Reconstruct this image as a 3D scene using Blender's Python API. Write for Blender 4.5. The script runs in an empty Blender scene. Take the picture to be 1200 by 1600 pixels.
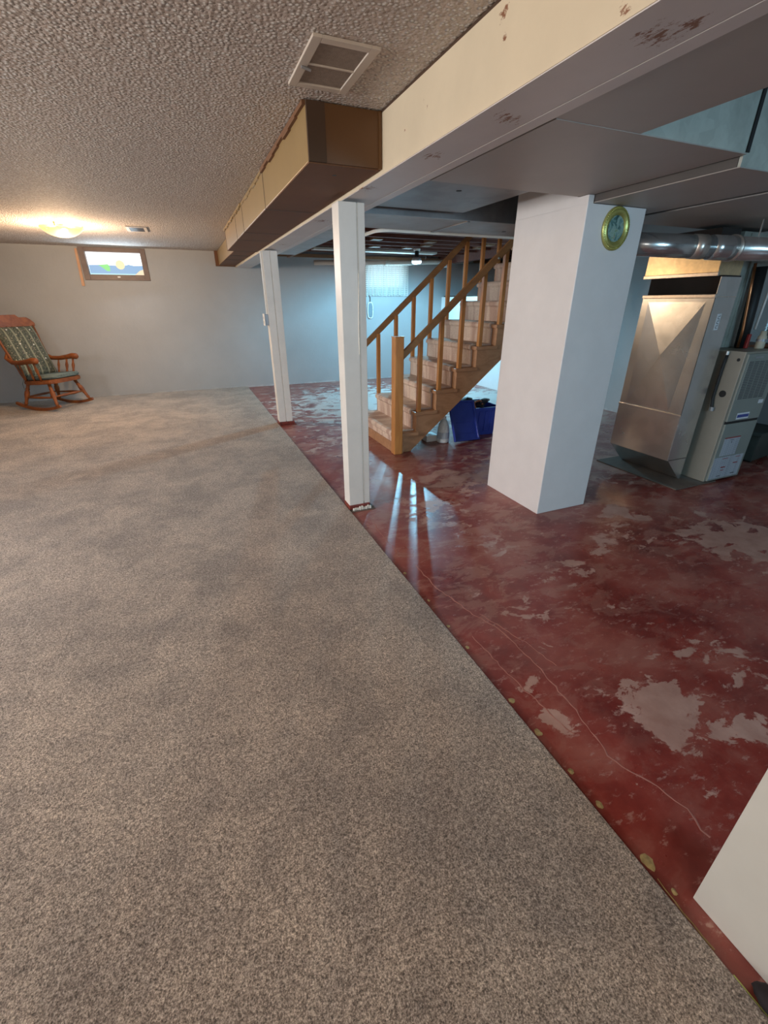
import bpy, bmesh, math, random
from mathutils import Vector, Matrix
random.seed(7)
S = bpy.context.scene
C = S.collection
PI = math.pi

# ------------------------------------------------------------------ camera
cd = bpy.data.cameras.new('camera'); cam = bpy.data.objects.new('camera', cd); C.objects.link(cam)
cd.sensor_fit = 'VERTICAL'; cd.sensor_height = 24; cd.sensor_width = 18; cd.lens = 683/1600*24
cd.clip_start = 0.02
R = Matrix(((0.92104683, 0.17017636, -0.35030379), (-0.389444, 0.39674608, -0.83121954), (-0.00247226, 0.90201583, 0.43169588)))
cam.matrix_world = Matrix.Translation((0, 0, 1.4)) @ R.to_4x4()
S.camera = cam

# ------------------------------------------------------------------ world, lights, exposure
w = bpy.data.worlds.new('world'); S.world = w; w.use_nodes = True
w.node_tree.nodes['Background'].inputs[0].default_value = (0.55, 0.62, 0.72, 1)
w.node_tree.nodes['Background'].inputs[1].default_value = 0.3
S.view_settings.view_transform = 'Standard'; S.view_settings.look = 'None'
S.view_settings.gamma = 1; S.view_settings.use_curve_mapping = False
S.view_settings.exposure = 0.17

def area(name, loc, aim, size, power, col):
    l = bpy.data.lights.new(name, 'AREA'); l.shape = 'RECTANGLE'; l.size, l.size_y = size
    l.energy = power; l.color = col
    o = bpy.data.objects.new(name, l); C.objects.link(o); o.location = loc
    o.rotation_euler = (Vector(aim) - Vector(loc)).to_track_quat('-Z', 'Y').to_euler()
    return o
def point(name, loc, power, col, rad):
    l = bpy.data.lights.new(name, 'POINT'); l.energy = power; l.color = col; l.shadow_soft_size = rad
    o = bpy.data.objects.new(name, l); C.objects.link(o); o.location = loc
    return o
WARM = (1.0, 0.74, 0.48); COOL = (0.66, 0.85, 1.0); CYAN = (0.42, 0.80, 1.0)
WARM = (1.0, 0.70, 0.44)
point('ceiling_bulb_light', (-1.10, 6.42, 2.128), 42, WARM, .02)
point('ceiling_bulb_light_2', (-.94, 6.42, 2.128), 42, WARM, .02)
point('ceiling_bowl_light', (-1.02, 6.42, 1.84), 58, WARM, .10)
point('near_ceiling_bulb_light', (-1.05, 0.9, 1.97), 22, (1.0, 0.78, 0.55), .09)
area('back_window_daylight', (2.1, -2.4, 1.65), (2.3, 4.0, 0.6), (1.6, .6), 52, (.46, .78, 1.0))
area('left_window_daylight', (-3.9, 2.3, 1.7), (1.0, 3.4, 0.0), (1.6, .6), 105, (.95, .94, .96)).data.spread = 2.3
area('rear_left_daylight', (-1.2, -2.4, 1.6), (0.3, 3.5, 0.0), (1.8, .7), 26, (1.0, .93, .86))
area('far_window_daylight', (3.68, 8.40, 1.85), (3.0, 3.0, 0.0), (.8, .4), 14, CYAN)
area('picture_window_daylight', (-.77, 8.42, 1.93), (-.5, 4.0, 0.0), (.7, .3), 12, COOL)
area('side_fill_light', (5.30, 5.8, 1.75), (1.5, 6.0, 0.0), (1.0, .45), 10, CYAN)  # weak added fill from the right wall, no known window there
point('hanging_bulb_light', (3.56, 7.095, 2.008), 390, (.28, .72, 1.0), .02)

# ------------------------------------------------------------------ helpers
def tag(o, label=None, cat=None, group=None, kind=None):
    if label: o['label'] = label
    if cat: o['category'] = cat
    if group: o['group'] = group
    if kind: o['kind'] = kind
    return o
def thing(name, label, cat, loc=(0, 0, 0), rz=0, group=None):
    o = bpy.data.objects.new(name, None); o.empty_display_size = .1; C.objects.link(o)
    o.location = loc; o.rotation_euler = (0, 0, rz)
    return tag(o, label, cat, group)
def obj(name, bm, m=None, parent=None, smooth=False, loc=None):
    me = bpy.data.meshes.new(name)
    bmesh.ops.recalc_face_normals(bm, faces=bm.faces)
    bm.to_mesh(me); bm.free()
    if m: me.materials.append(m)
    if smooth:
        for p in me.polygons: p.use_smooth = True
    o = bpy.data.objects.new(name, me); C.objects.link(o)
    if parent: o.parent = parent
    if loc: o.location = loc
    return o
def box(bm, x0, x1, y0, y1, z0, z1, bev=0, seg=2):
    vs = [bm.verts.new((x, y, z)) for z in (z0, z1) for y in (y0, y1) for x in (x0, x1)]
    fs = []
    for f in ((0, 2, 3, 1), (4, 5, 7, 6), (0, 1, 5, 4), (2, 6, 7, 3), (0, 4, 6, 2), (1, 3, 7, 5)):
        fs.append(bm.faces.new([vs[i] for i in f]))
    if bev:
        es = list({e for f in fs for e in f.edges})
        bmesh.ops.bevel(bm, geom=es, offset=bev, segments=seg, affect='EDGES', profile=.6)
    return bm
def B(*a, **k): return box(bmesh.new(), *a, **k)
def hexa(bm, pts, bev=0):
    vs = [bm.verts.new(p) for p in pts]
    fs = [bm.faces.new([vs[i] for i in f]) for f in ((0, 2, 3, 1), (4, 5, 7, 6), (0, 1, 5, 4), (2, 6, 7, 3), (0, 4, 6, 2), (1, 3, 7, 5))]
    if bev: bmesh.ops.bevel(bm, geom=list({e for f in fs for e in f.edges}), offset=bev, segments=2, affect='EDGES')
    return bm
def prism(bm, poly, axis, a, b, bev=0):
    """poly in the two other axes; extruded from a to b along axis ('x','y','z')"""
    def P(p, t):
        return {'x': (t, p[0], p[1]), 'y': (p[0], t, p[1]), 'z': (p[0], p[1], t)}[axis]
    v0 = [bm.verts.new(P(p, a)) for p in poly]; v1 = [bm.verts.new(P(p, b)) for p in poly]
    fs = [bm.faces.new(v0), bm.faces.new(v1[::-1])]
    n = len(poly)
    for i in range(n): fs.append(bm.faces.new((v0[i], v0[(i+1) % n], v1[(i+1) % n], v1[i])))
    if bev: bmesh.ops.bevel(bm, geom=list({e for f in fs for e in f.edges}), offset=bev, segments=2, affect='EDGES')
    return bm
def tube(bm, pts, rad, n=12, cap=True):
    pts = [Vector(p) for p in pts]
    rads = rad if isinstance(rad, (list, tuple)) else [rad]*len(pts)
    rings = []; up = None
    for i, p in enumerate(pts):
        d = (pts[min(i+1, len(pts)-1)] - pts[max(i-1, 0)]).normalized()
        if up is None:
            up = Vector((0, 0, 1)) if abs(d.z) < .9 else Vector((1, 0, 0))
        a = d.cross(up).normalized(); b = a.cross(d).normalized(); up = b
        rings.append([bm.verts.new(p + (a*math.cos(2*PI*k/n) + b*math.sin(2*PI*k/n))*rads[i]) for k in range(n)])
    for r0, r1 in zip(rings, rings[1:]):
        for k in range(n): bm.faces.new((r0[k], r0[(k+1) % n], r1[(k+1) % n], r1[k]))
    if cap: bm.faces.new(rings[0]); bm.faces.new(rings[-1][::-1])
    return bm
def T(pts, rad, n=12): return tube(bmesh.new(), pts, rad, n)
def lathe(bm, prof, c=(0, 0, 0), n=32, axis='z', sx=1, sy=1):
    rings = []
    for r, h in prof:
        ring = []
        for k in range(n):
            a = 2*PI*k/n; u, v = r*math.cos(a)*sx, r*math.sin(a)*sy
            p = {'z': (u, v, h), 'y': (u, h, v), 'x': (h, u, v)}[axis]
            ring.append(bm.verts.new((c[0]+p[0], c[1]+p[1], c[2]+p[2])))
        rings.append(ring)
    for r0, r1 in zip(rings, rings[1:]):
        for k in range(n): bm.faces.new((r0[k], r0[(k+1) % n], r1[(k+1) % n], r1[k]))
    bm.faces.new(rings[0]); bm.faces.new(rings[-1][::-1])
    return bm
def turned(p0, p1, radii, n=12):
    """a turned spindle between two points; radii = list of (t, r)"""
    p0, p1 = Vector(p0), Vector(p1)
    return tube(bmesh.new(), [p0.lerp(p1, t) for t, r in radii], [r for t, r in radii], n)

# ------------------------------------------------------------------ materials
class NT:
    def __init__(s, name):
        s.m = bpy.data.materials.new(name); s.m.use_nodes = True
        s.t = s.m.node_tree; s.b = s.t.nodes['Principled BSDF']; s.out = s.t.nodes['Material Output']
    def n(s, typ, **k):
        nd = s.t.nodes.new(typ)
        for a, v in k.items():
            if a.startswith('i_'):
                key = a[2:]; key = int(key) if key.isdigit() else key.replace('_', ' ')
                if hasattr(v, 'is_output') or isinstance(v, bpy.types.NodeSocket): s.t.links.new(v, nd.inputs[key])
                else: nd.inputs[key].default_value = v
            else: setattr(nd, a, v)
        return nd
    def math(s, op, a, b=0.0, clamp=False):
        return s.n('ShaderNodeMath', operation=op, use_clamp=clamp, i_0=a, i_1=b).outputs[0]
    def pos(s, scale=(1, 1, 1), rot=(0, 0, 0)):
        g = s.n('ShaderNodeNewGeometry')
        return s.n('ShaderNodeMapping', i_Vector=g.outputs['Position'], i_Scale=scale, i_Rotation=rot).outputs[0]
    def ob(s, scale=(1, 1, 1)):
        g = s.n('ShaderNodeTexCoord')
        return s.n('ShaderNodeMapping', i_Vector=g.outputs['Object'], i_Scale=scale).outputs[0]
    def noise(s, v, sc, det=4, rough=.5, dist=0):
        return s.n('ShaderNodeTexNoise', i_Vector=v, i_Scale=sc, i_Detail=det, i_Roughness=rough, i_Distortion=dist).outputs['Fac']
    def ramp(s, fac, stops):
        r = s.n('ShaderNodeValToRGB', i_Fac=fac); e = r.color_ramp.elements
        while len(e) < len(stops): e.new(.5)
        for i, (p, c) in enumerate(stops):
            e[i].position = p; e[i].color = (*c, 1) if len(c) == 3 else c
        return r.outputs[0]
    def mix(s, fac, a, b):
        nd = s.n('ShaderNodeMix', data_type='RGBA')
        for sock, v in ((nd.inputs[0], fac), (nd.inputs[6], a), (nd.inputs[7], b)):
            if isinstance(v, bpy.types.NodeSocket): s.t.links.new(v, sock)
            elif isinstance(v, tuple): sock.default_value = (*v, 1)[:4]
            else: sock.default_value = v
        return nd.outputs[2]
    def setc(s, c):
        if isinstance(c, tuple): s.b.inputs['Base Color'].default_value = (*c, 1)
        else: s.t.links.new(c, s.b.inputs['Base Color'])
    def set(s, k, v):
        if isinstance(v, bpy.types.NodeSocket): s.t.links.new(v, s.b.inputs[k])
        else: s.b.inputs[k].default_value = v
    def bump(s, h, strength=.3, dist=.01):
        b = s.n('ShaderNodeBump', i_Height=h, i_Strength=strength, i_Distance=dist)
        s.t.links.new(b.outputs[0], s.b.inputs['Normal'])
def lin(r, g, b):
    f = lambda c: (c/255)/12.92 if c/255 <= .04045 else ((c/255+.055)/1.055)**2.4
    return (f(r), f(g), f(b))
def simple(name, col, rough=.5, metal=0, var=.08, sc=6, bump=0, bsc=60, spec=.5):
    t = NT(name); p = t.pos()
    n = t.noise(p, sc, 5, .6)
    lo = tuple(c*(1-var) for c in col); hi = tuple(min(1, c*(1+var)) for c in col)
    t.setc(t.ramp(n, [(.3, lo), (.7, hi)])); t.set('Roughness', rough); t.set('Metallic', metal)
    t.set('Specular IOR Level', spec)
    if bump: t.bump(t.noise(p, bsc, 4), bump, .004)
    return t.m
def emis(name, col, st):
    t = NT(name); t.setc((0.02, .02, .02)); t.set('Emission Color', (*col, 1)); t.set('Emission Strength', st)
    return t.m

def m_wall():
    t = NT('painted_block_wall'); p = t.pos()
    n = t.noise(p, 1.3, 4, .6); n2 = t.noise(p, 30, 3)
    c = t.ramp(n, [(.3, (.355, .36, .365)), (.7, (.405, .41, .415))])
    # a pale crust of efflorescence along the floor
    z = t.n('ShaderNodeSeparateXYZ', i_0=p).outputs[2]
    e = t.math('MULTIPLY', t.math('SUBTRACT', 1.0, t.math('MULTIPLY', z, 26.0), True), t.ramp(t.noise(p, 9, 5, .7), [(.45, (0, 0, 0)), (.6, (1, 1, 1))]))
    t.setc(t.mix(e, c, (.55, .545, .53))); t.set('Roughness', .62)
    t.bump(t.math('ADD', t.math('MULTIPLY', n2, .4), t.noise(p, 6, 4)), .25, .012)
    return t.m
def m_popcorn():
    t = NT('popcorn_ceiling'); p = t.pos()
    v = t.n('ShaderNodeTexVoronoi', i_Vector=p, i_Scale=66.0, i_Randomness=1.0)
    d = v.outputs['Distance']; rnd = t.n('ShaderNodeSeparateColor', i_0=v.outputs['Color']).outputs[0]
    grain = t.ramp(d, [(.16, (1, 1, 1)), (.62, (0, 0, 0))])
    lump_ = t.math('MULTIPLY', grain, t.math('ADD', .25, rnd))
    n = t.noise(p, 45, 3, .6)
    c = t.ramp(n, [(.34, (.46, .395, .355)), (.68, (.64, .56, .505))])
    c = t.mix(t.math('MULTIPLY', grain, t.ramp(rnd, [(.40, (0, 0, 0)), (.58, (1, 1, 1))])), c, (1, .98, .93))  # sparkle highlights painted as pale specks on random grains
    big = t.noise(p, .9, 3)
    t.setc(t.mix(t.math('MULTIPLY', big, .35), c, (.52, .45, .41))); t.set('Roughness', .8); t.set('Specular IOR Level', .25)
    t.bump(t.math('ADD', lump_, t.math('MULTIPLY', n, .7)), 1.0, .011)
    return t.m
def m_carpet():
    t = NT('speckled_carpet'); p = t.pos()
    fine = t.noise(p, 240, 3, .72); med = t.noise(p, 75, 3, .6); big = t.noise(p, 2.4, 5, .62, .3); mid = t.noise(p, 11, 4, .6)
    f = t.math('ADD', t.math('MULTIPLY', fine, .75), t.math('MULTIPLY', med, .25))
    c = t.ramp(f, [(.37, (.085, .066, .055)), (.47, (.325, .262, .216)), (.55, (.57, .478, .405)), (.65, (.93, .82, .72))])
    shade = t.ramp(t.math('ADD', t.math('MULTIPLY', big, .7), t.math('MULTIPLY', mid, .3)), [(.40, (.74, .73, .735)), (.60, (1.14, 1.11, 1.07))])
    mul = t.n('ShaderNodeMix', data_type='RGBA', blend_type='MULTIPLY'); mul.inputs[0].default_value = 1
    t.t.links.new(c, mul.inputs[6]); t.t.links.new(shade, mul.inputs[7])
    t.setc(mul.outputs[2]); t.set('Roughness', 1.0); t.set('Specular IOR Level', .1)
    t.set('Sheen Weight', .25)
    t.bump(t.math('ADD', fine, t.math('MULTIPLY', med, .6)), .9, .012)
    return t.m
def m_floor():
    t = NT('worn_red_painted_concrete'); p = t.pos()
    sep = t.n('ShaderNodeSeparateXYZ', i_0=p); X, Y = sep.outputs[0], sep.outputs[1]
    # worn patches where the paint has come off the slab: centre x, y, radius, strength
    blobs = [(1.44, .665, .19, .34), (3.1, 1.4, .36, .34), (1.85, 1.58, .16, .2), (1.95, .76, .24, .13), (1.04, .80, .07, .22), (1.08, .99, .09, .2),
             (1.94, 3.1, .45, .22), (1.50, 2.6, .3, .2), (2.35, 1.75, .3, .16), (1.68, .47, .10, .22), (1.6, 2.0, .25, .14), (1.4, 1.35, .16, .13),
             (2.5, 6.4, 1.7, .30), (2.3, 5.1, .9, .22), (1.3, 4.6, .5, .16), (3.0, 3.3, .8, .25), (4.2, 5.4, 1.6, .4), (3.5, 2.9, .5, .24), (1.1, .62, .05, .2), (1.75, 1.05, .15, .1),
             (2.7, 2.0, .25, .2), (1.28, .83, .06, .16), (1.95, .45, .10, .18)]
    acc = None
    for bx, by, br, bs in blobs:
        dx = t.math('SUBTRACT', X, bx); dy = t.math('SUBTRACT', Y, by)
        d = t.math('SQRT', t.math('ADD', t.math('MULTIPLY', dx, dx), t.math('MULTIPLY', dy, dy)))
        f = t.math('MULTIPLY', t.math('SUBTRACT', 1.0, t.math('DIVIDE', d, br*1.35), True), bs)
        acc = f if acc is None else t.math('MAXIMUM', acc, f)
    n = t.noise(t.pos((1, 1.5, 1), (0, 0, .3)), 5.5, 10, .66, .4)
    fld = t.math('ADD', n, acc)
    worn = t.ramp(fld, [(.635, (0, 0, 0)), (.665, (1, 1, 1))])
    scuff = t.ramp(t.noise(t.pos((1, 2.2, 1), (0, 0, .5)), 14, 9, .75), [(.565, (0, 0, 0)), (.62, (1, 1, 1))])
    redn = t.noise(p, 2.2, 7, .65)
    red = t.ramp(redn, [(.34, (.125, .017, .014)), (.52, (.225, .036, .026)), (.68, (.31, .095, .070))])
    grey = t.ramp(t.noise(p, 9, 6, .6), [(.3, (.34, .175, .135)), (.7, (.45, .265, .21))])
    far = t.n('ShaderNodeMapRange', i_0=Y, i_1=3.6, i_2=6.0).outputs[0]
    grey = t.mix(far, grey, (.50, .45, .42))
    col = t.mix(t.math('MULTIPLY', scuff, .65), red, (.38, .20, .165))
    haze = t.ramp(t.noise(p, 1.5, 6, .6), [(.45, (0, 0, 0)), (.7, (1, 1, 1))])
    col = t.mix(t.math('MULTIPLY', haze, .42), col, (.36, .155, .12))
    mid = t.ramp(t.noise(t.pos((1, 1.8, 1), (0, 0, .9)), 4.2, 9, .7, .6), [(.50, (0, 0, 0)), (.56, (1, 1, 1))])
    near_far = t.n('ShaderNodeMapRange', i_0=Y, i_1=.6, i_2=2.4, i_3=.12, i_4=.6).outputs[0]
    col = t.mix(t.math('MULTIPLY', mid, near_far), col, (.36, .18, .135))
    col = t.mix(worn, col, grey)
    t.setc(col)
    rgh = t.math('ADD', t.math('MULTIPLY', worn, .20), t.math('ADD', .19, t.math('MULTIPLY', t.noise(p, 4, 5), .22)))
    t.set('Roughness', rgh)
    t.bump(t.math('ADD', t.math('MULTIPLY', worn, -.5), t.math('MULTIPLY', t.noise(p, 22, 5), .5)), .16, .006)
    return t.m
def m_wood(name, c0, c1, rough=.42, scale=(1, 1, 1), sc=5.0, wavedir='Z'):
    t = NT(name); p = t.pos(scale)
    n = t.noise(p, sc, 6, .6, 1.2)
    k = t.noise(t.pos((1, 1, 1)), 2.0, 4)
    c = t.ramp(n, [(.3, c0), (.7, c1)])
    t.setc(t.mix(t.math('MULTIPLY', k, .3), c, tuple(v*.7 for v in c0))); t.set('Roughness', rough)
    t.bump(n, .12, .004)
    return t.m
def m_galv(name, base=(.52, .56, .56), rough=.34, sc=14, dirt=0.0, metal=.86):
    t = NT(name); p = t.pos()
    v = t.n('ShaderNodeTexVoronoi', i_Vector=p, i_Scale=sc*2.2).outputs['Color']
    n = t.noise(p, sc, 5, .65); n2 = t.noise(p, 2.5, 5, .65)
    sp = t.n('ShaderNodeSeparateColor', i_0=v).outputs[0]
    c = t.ramp(t.math('ADD', t.math('MULTIPLY', n, .7), t.math('MULTIPLY', sp, .3)), [(.3, tuple(b*.90 for b in base)), (.7, tuple(min(1, b*1.06) for b in base))])
    c = t.mix(t.math('MULTIPLY', t.ramp(n2, [(.45, (0, 0, 0)), (.65, (1, 1, 1))]), dirt), c, tuple(b*.42 for b in base))
    t.setc(c); t.set('Metallic', metal); t.set('Roughness', t.math('ADD', rough-.06, t.math('MULTIPLY', n, .14)))
    t.bump(n2, .12, .01)
    return t.m
def m_stained(name, base, stains, colour=(.24, .10, .05), rough=.5, pits=True):
    """painted board with rust / bare-wood scars at fixed places (x,y,z,r)"""
    t = NT(name); p = t.pos(); g = t.n('ShaderNodeNewGeometry').outputs['Position']
    n = t.noise(t.pos((1, 1, 1)), 3, 5, .6)
    c = t.ramp(n, [(.3, tuple(b*.93 for b in base)), (.7, tuple(min(1, b*1.05) for b in base))])
    acc = None
    for sx, sy, sz, r in stains:
        v = t.n('ShaderNodeVectorMath', operation='DISTANCE'); t.t.links.new(g, v.inputs[0]); v.inputs[1].default_value = (sx, sy, sz)
        f = t.math('SUBTRACT', 1.0, t.math('DIVIDE', v.outputs['Value'], r), True)
        acc = f if acc is None else t.math('MAXIMUM', acc, f)
    if acc is not None:
        k = t.math('ADD', t.math('MULTIPLY', acc, .30), t.noise(t.pos((1.9, .6, 1), (0, 0, .35)), 46, 6, .75))
        msk = t.ramp(k, [(.725, (0, 0, 0)), (.78, (1, 1, 1))])
        msk = t.math('MULTIPLY', msk, t.ramp(acc, [(.0, (0, 0, 0)), (.1, (1, 1, 1))]))
        c = t.mix(msk, c, colour)
    t.setc(c); t.set('Roughness', rough); t.bump(t.noise(t.pos((1, .2, 1)), 25, 4), .12, .004)
    return t.m

M = {}
M['wall'] = m_wall()
M['popcorn'] = m_popcorn()
M['carpet'] = m_carpet()
M['floor'] = m_floor()
M['white'] = simple('cream_white_paint', (.72, .70, .655), .38, var=.05, bump=.12, bsc=30)
M['column'] = simple('smooth_pale_paint', (.73, .715, .71), .5, var=.03, bump=.08, bsc=18)
M['whitepanel'] = simple('white_panel_paint', (.78, .80, .80), .45, var=.03)
M['beam_side'] = m_stained('cream_beam_paint', (.68, .58, .42), [(.96, .937, 2.02, .09), (.96, 1.411, 2.123, .05), (.96, 1.40, 2.06, .025), (.96, 1.89, 2.078, .022), (.96, 1.86, 2.05, .02), (.96, 2.05, 2.03, .02), (.96, .98, 1.95, .03)])
M['beam_under'] = m_stained('beam_underside_paint', (.62, .575, .56), [(1.07, 1.503, 1.93, .10), (1.03, 1.94, 1.93, .09), (1.07, .985, 1.93, .11), (.99, 2.55, 1.93, .12), (1.09, .93, 1.93, .07), (1.04, 3.6, 1.93, .12), (1.06, 5.1, 1.93, .1)])
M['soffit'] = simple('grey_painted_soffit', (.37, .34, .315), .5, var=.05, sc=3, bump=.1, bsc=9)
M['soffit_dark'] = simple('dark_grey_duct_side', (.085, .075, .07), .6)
M['soffit_blue'] = simple('blue_grey_painted_panel', (.36, .385, .40), .5, var=.16, sc=5, bump=.1, bsc=12)
M['patchy'] = m_galv('painted_over_duct_metal', (.33, .33, .34), .45, 4, .5)
M['dark'] = simple('dark_void_shade', (.035, .024, .020), .8, var=.3)  # near-black colour paints the darkness of the crawl space void
M['joist'] = m_wood('old_joist_wood', (.11, .032, .021), (.19, .065, .042), .8, (.6, 3, 3))
M['block'] = m_wood('bridging_wood', (.20, .085, .035), (.27, .13, .055), .6)
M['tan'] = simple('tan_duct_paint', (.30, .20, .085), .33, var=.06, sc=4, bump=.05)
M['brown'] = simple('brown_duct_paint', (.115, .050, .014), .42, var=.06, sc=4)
M['brown_dark'] = simple('dark_brown_strip', (.06, .030, .014), .75, var=.08, sc=4)
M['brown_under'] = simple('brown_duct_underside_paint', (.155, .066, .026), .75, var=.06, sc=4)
M['seam'] = simple('duct_seam_shadow_gap', (.06, .035, .02), .6)
M['pine'] = m_wood('varnished_pine', (.42, .17, .048), (.55, .26, .075), .32, (3, 3, .6), 6)
M['pine_rail'] = m_wood('varnished_pine_rail', (.24, .12, .05), (.36, .19, .075), .32, (.8, 3, 2), 6)
M['pine_string'] = m_wood('worn_pine_stringer', (.33, .17, .085), (.50, .28, .15), .45, (.9, 3, 2.2), 5)
M['galv'] = m_galv('galvanised_sheet', (.66, .67, .66), .24, 5, .0)
M['galv_dull'] = m_galv('dull_galvanised_sheet', (.50, .53, .48), .5, 9, .6, .4)
M['galv_shiny'] = m_galv('shiny_flue_metal', (.60, .62, .62), .22, 9, .1)
M['galv_tape'] = m_galv('foil_tape', (.72, .66, .60), .3, 26, .1)
M['furn'] = simple('furnace_side_enamel', (.30, .275, .225), .45, var=.05)
M['furn_front'] = simple('furnace_door_enamel', (.25, .275, .25), .42, var=.04)
M['black'] = simple('black_rubber', (.012, .012, .013), .55, var=.2)
M['copper'] = simple('copper_pipe', (.62, .26, .12), .3, 1, .15)
M['canvas'] = simple('black_canvas_connector', (.028, .022, .02), .8, var=.2)
M['brass'] = simple('yellow_brass', (.46, .46, .15), .32, .6, .12, 30, .3, 90)
M['oak'] = m_wood('red_maple_varnish', (.17, .045, .013), (.31, .10, .026), .45, (2, 2, 2), 5); M['oak'].node_tree.nodes['Principled BSDF'].inputs['Specular IOR Level'].default_value = .3
M['blue'] = simple('blue_plastic', (.035, .060, .34), .22, var=.1)
M['jug'] = simple('frosted_white_plastic', (.75, .85, .90), .35, var=.14, sc=30)
M['whiteplastic'] = simple('white_plastic', (.78, .78, .76), .4, var=.03)
M['greymetal'] = simple('grey_box_metal', (.35, .36, .38), .4, .5)
M['trimwhite'] = simple('white_edge_trim', (.92, .93, .86), .45, var=.04)
M['filler'] = simple('crack_filler', (.33, .125, .095), .6, var=.15, sc=30)
M['glue'] = simple('dried_yellow_adhesive', (.40, .30, .13), .6, var=.3, sc=60)
M['redpaint'] = simple('flaking_red_paint', (.17, .025, .015), .5, var=.6, sc=50, bump=.6, bsc=80)
M['caulk'] = simple('white_caulk', (.76, .72, .64), .6, var=.1, sc=50, bump=.5, bsc=90)
M['slab'] = simple('bare_concrete_pad', (.13, .10, .08), .7, var=.2, sc=9, bump=.3)
M['greenedge'] = simple('yellow_green_backing', (.55, .62, .18), .7, var=.1)

def m_runner():
    t = NT('worn_beige_stair_carpet'); p = t.pos()
    n = t.noise(p, 160, 3, .7)
    # foot wear runs along the stair: bands across its width (y)
    b = t.noise(t.pos((.25, 1, .12)), 9, 2, .5)
    base = t.ramp(n, [(.35, (.52, .40, .32)), (.65, (.86, .72, .60))])
    t.setc(t.mix(t.ramp(b, [(.44, (0, 0, 0)), (.60, (.65, .65, .65))]), base, (.40, .245, .19))); t.set('Roughness', 1); t.set('Specular IOR Level', .1)
    t.bump(n, .6, .006); return t.m
M['runner'] = m_runner()
def m_cushion():
    t = NT('floral_stripe_fabric'); g = t.ob((1, 1, 1))
    y = t.n('ShaderNodeSeparateXYZ', i_0=g).outputs[1]
    s = t.math('SINE', t.math('MULTIPLY', y, 2*PI/.105))
    stripe = t.ramp(s, [(.78, (0, 0, 0)), (.86, (1, 1, 1))])
    v = t.n('ShaderNodeTexVoronoi', i_Vector=g, i_Scale=34.0)
    fl = t.ramp(v.outputs['Distance'], [(.16, (1, 1, 1)), (.30, (0, 0, 0))])
    fcol = t.ramp(t.n('ShaderNodeSeparateColor', i_0=v.outputs['Color']).outputs[1], [(.2, (.12, .16, .10)), (.6, (.34, .24, .20)), (.9, (.50, .44, .30))])
    base = t.ramp(t.noise(g, 60, 3), [(.35, (.035, .044, .034)), (.65, (.12, .125, .09))])
    t.setc(t.mix(stripe, t.mix(fl, base, fcol), (.24, .24, .17))); t.set('Roughness', .9)
    return t.m
M['cushion'] = m_cushion()
M['seatgreen'] = simple('dark_green_seat_fabric', (.12, .15, .135), .85, var=.3, sc=40)
def m_lines(name, bg, ink, per, red=None):
    """printed lines of small text on a sticker, in object space (z up)"""
    t = NT(name); g = t.ob(); sp = t.n('ShaderNodeSeparateXYZ', i_0=g)
    z, x = sp.outputs[2], sp.outputs[0]
    l = t.math('SINE', t.math('MULTIPLY', z, 2*PI/per))
    m = t.math('MULTIPLY', t.ramp(l, [(.45, (0, 0, 0)), (.65, (1, 1, 1))]), t.ramp(t.noise(t.ob((1, 1, .01)), 90, 2), [(.45, (0, 0, 0)), (.52, (1, 1, 1))]))
    t.setc(t.mix(t.math('MULTIPLY', m, .7), bg, ink)); t.set('Roughness', .4); return t.m
M['print'] = m_lines('fine_print_label', (.46, .50, .55), (.06, .07, .12), .0085)
M['print_red'] = simple('red_print', (.33, .03, .03), .4)
M['print_dark'] = simple('dark_print', (.05, .05, .06), .4)
M['print_blue'] = simple('blue_print', (.03, .06, .30), .4)
M['sticker'] = simple('white_sticker', (.75, .78, .82), .4, var=.02)
M['lint'] = simple('dusty_filter_mesh', (.25, .20, .165), .8, var=.15, sc=50, bump=.5, bsc=200)
M['vent'] = simple('vent_frame_paint', (.58, .51, .44), .5, var=.04)
M['winframe'] = m_wood('dark_window_wood', (.13, .085, .075), (.20, .14, .12), .45)
M['stick'] = m_wood('orange_wood_stick', (.55, .28, .14), (.66, .38, .22), .5)

# ------------------------------------------------------------------ room shell
XL, YB, YF, XR = -4.0, -3.0, 8.6, 5.4
def st(name, bm, m, parent=None, smooth=False):
    o = obj(name, bm, m, parent, smooth)
    if parent is None: o['kind'] = 'structure'
    return o
floor = st('floor', B(XL, 7.0, YB, YF+.2, -.1, 0), M['floor'])
st('wall_left', B(XL-.1, XL, YB, YF, 0, 2.5), M['wall'])
st('wall_back', B(XL, 7.0, YB-.1, YB, 0, 2.5), M['wall'])
st('wall_right', B(XR, XR+.15, YB, 6.45, 0, 2.5), M['wall'])
bm = bmesh.new()   # the end wall is built round its two window openings
WA = (-1.24, -.35, 1.72, 2.155); WB = (3.27, 4.09, 1.64, 2.09)
xs = [XL, WA[0], WA[1], WB[0], WB[1], 7.0]
box(bm, XL, WA[0], YF, YF+.22, 0, 2.5); box(bm, WA[1], WB[0], YF, YF+.22, 0, 2.5); box(bm, WB[1], 7.0, YF, YF+.22, 0, 2.5)
box(bm, WA[0], WA[1], YF, YF+.22, 0, WA[2]); box(bm, WA[0], WA[1], YF, YF+.22, WA[3], 2.5)
box(bm, WB[0], WB[1], YF, YF+.22, 0, WB[2]); box(bm, WB[0], WB[1], YF, YF+.22, WB[3], 2.5)
st('wall_far', bm, M['wall'])
st('ceiling', B(XL, .965, YB, YF, 2.16, 2.22), M['popcorn'])
ceil2 = st('ceiling.001', B(.965, 7.0, YB, YF+.2, 2.40, 2.46), M['joist'])
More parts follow.
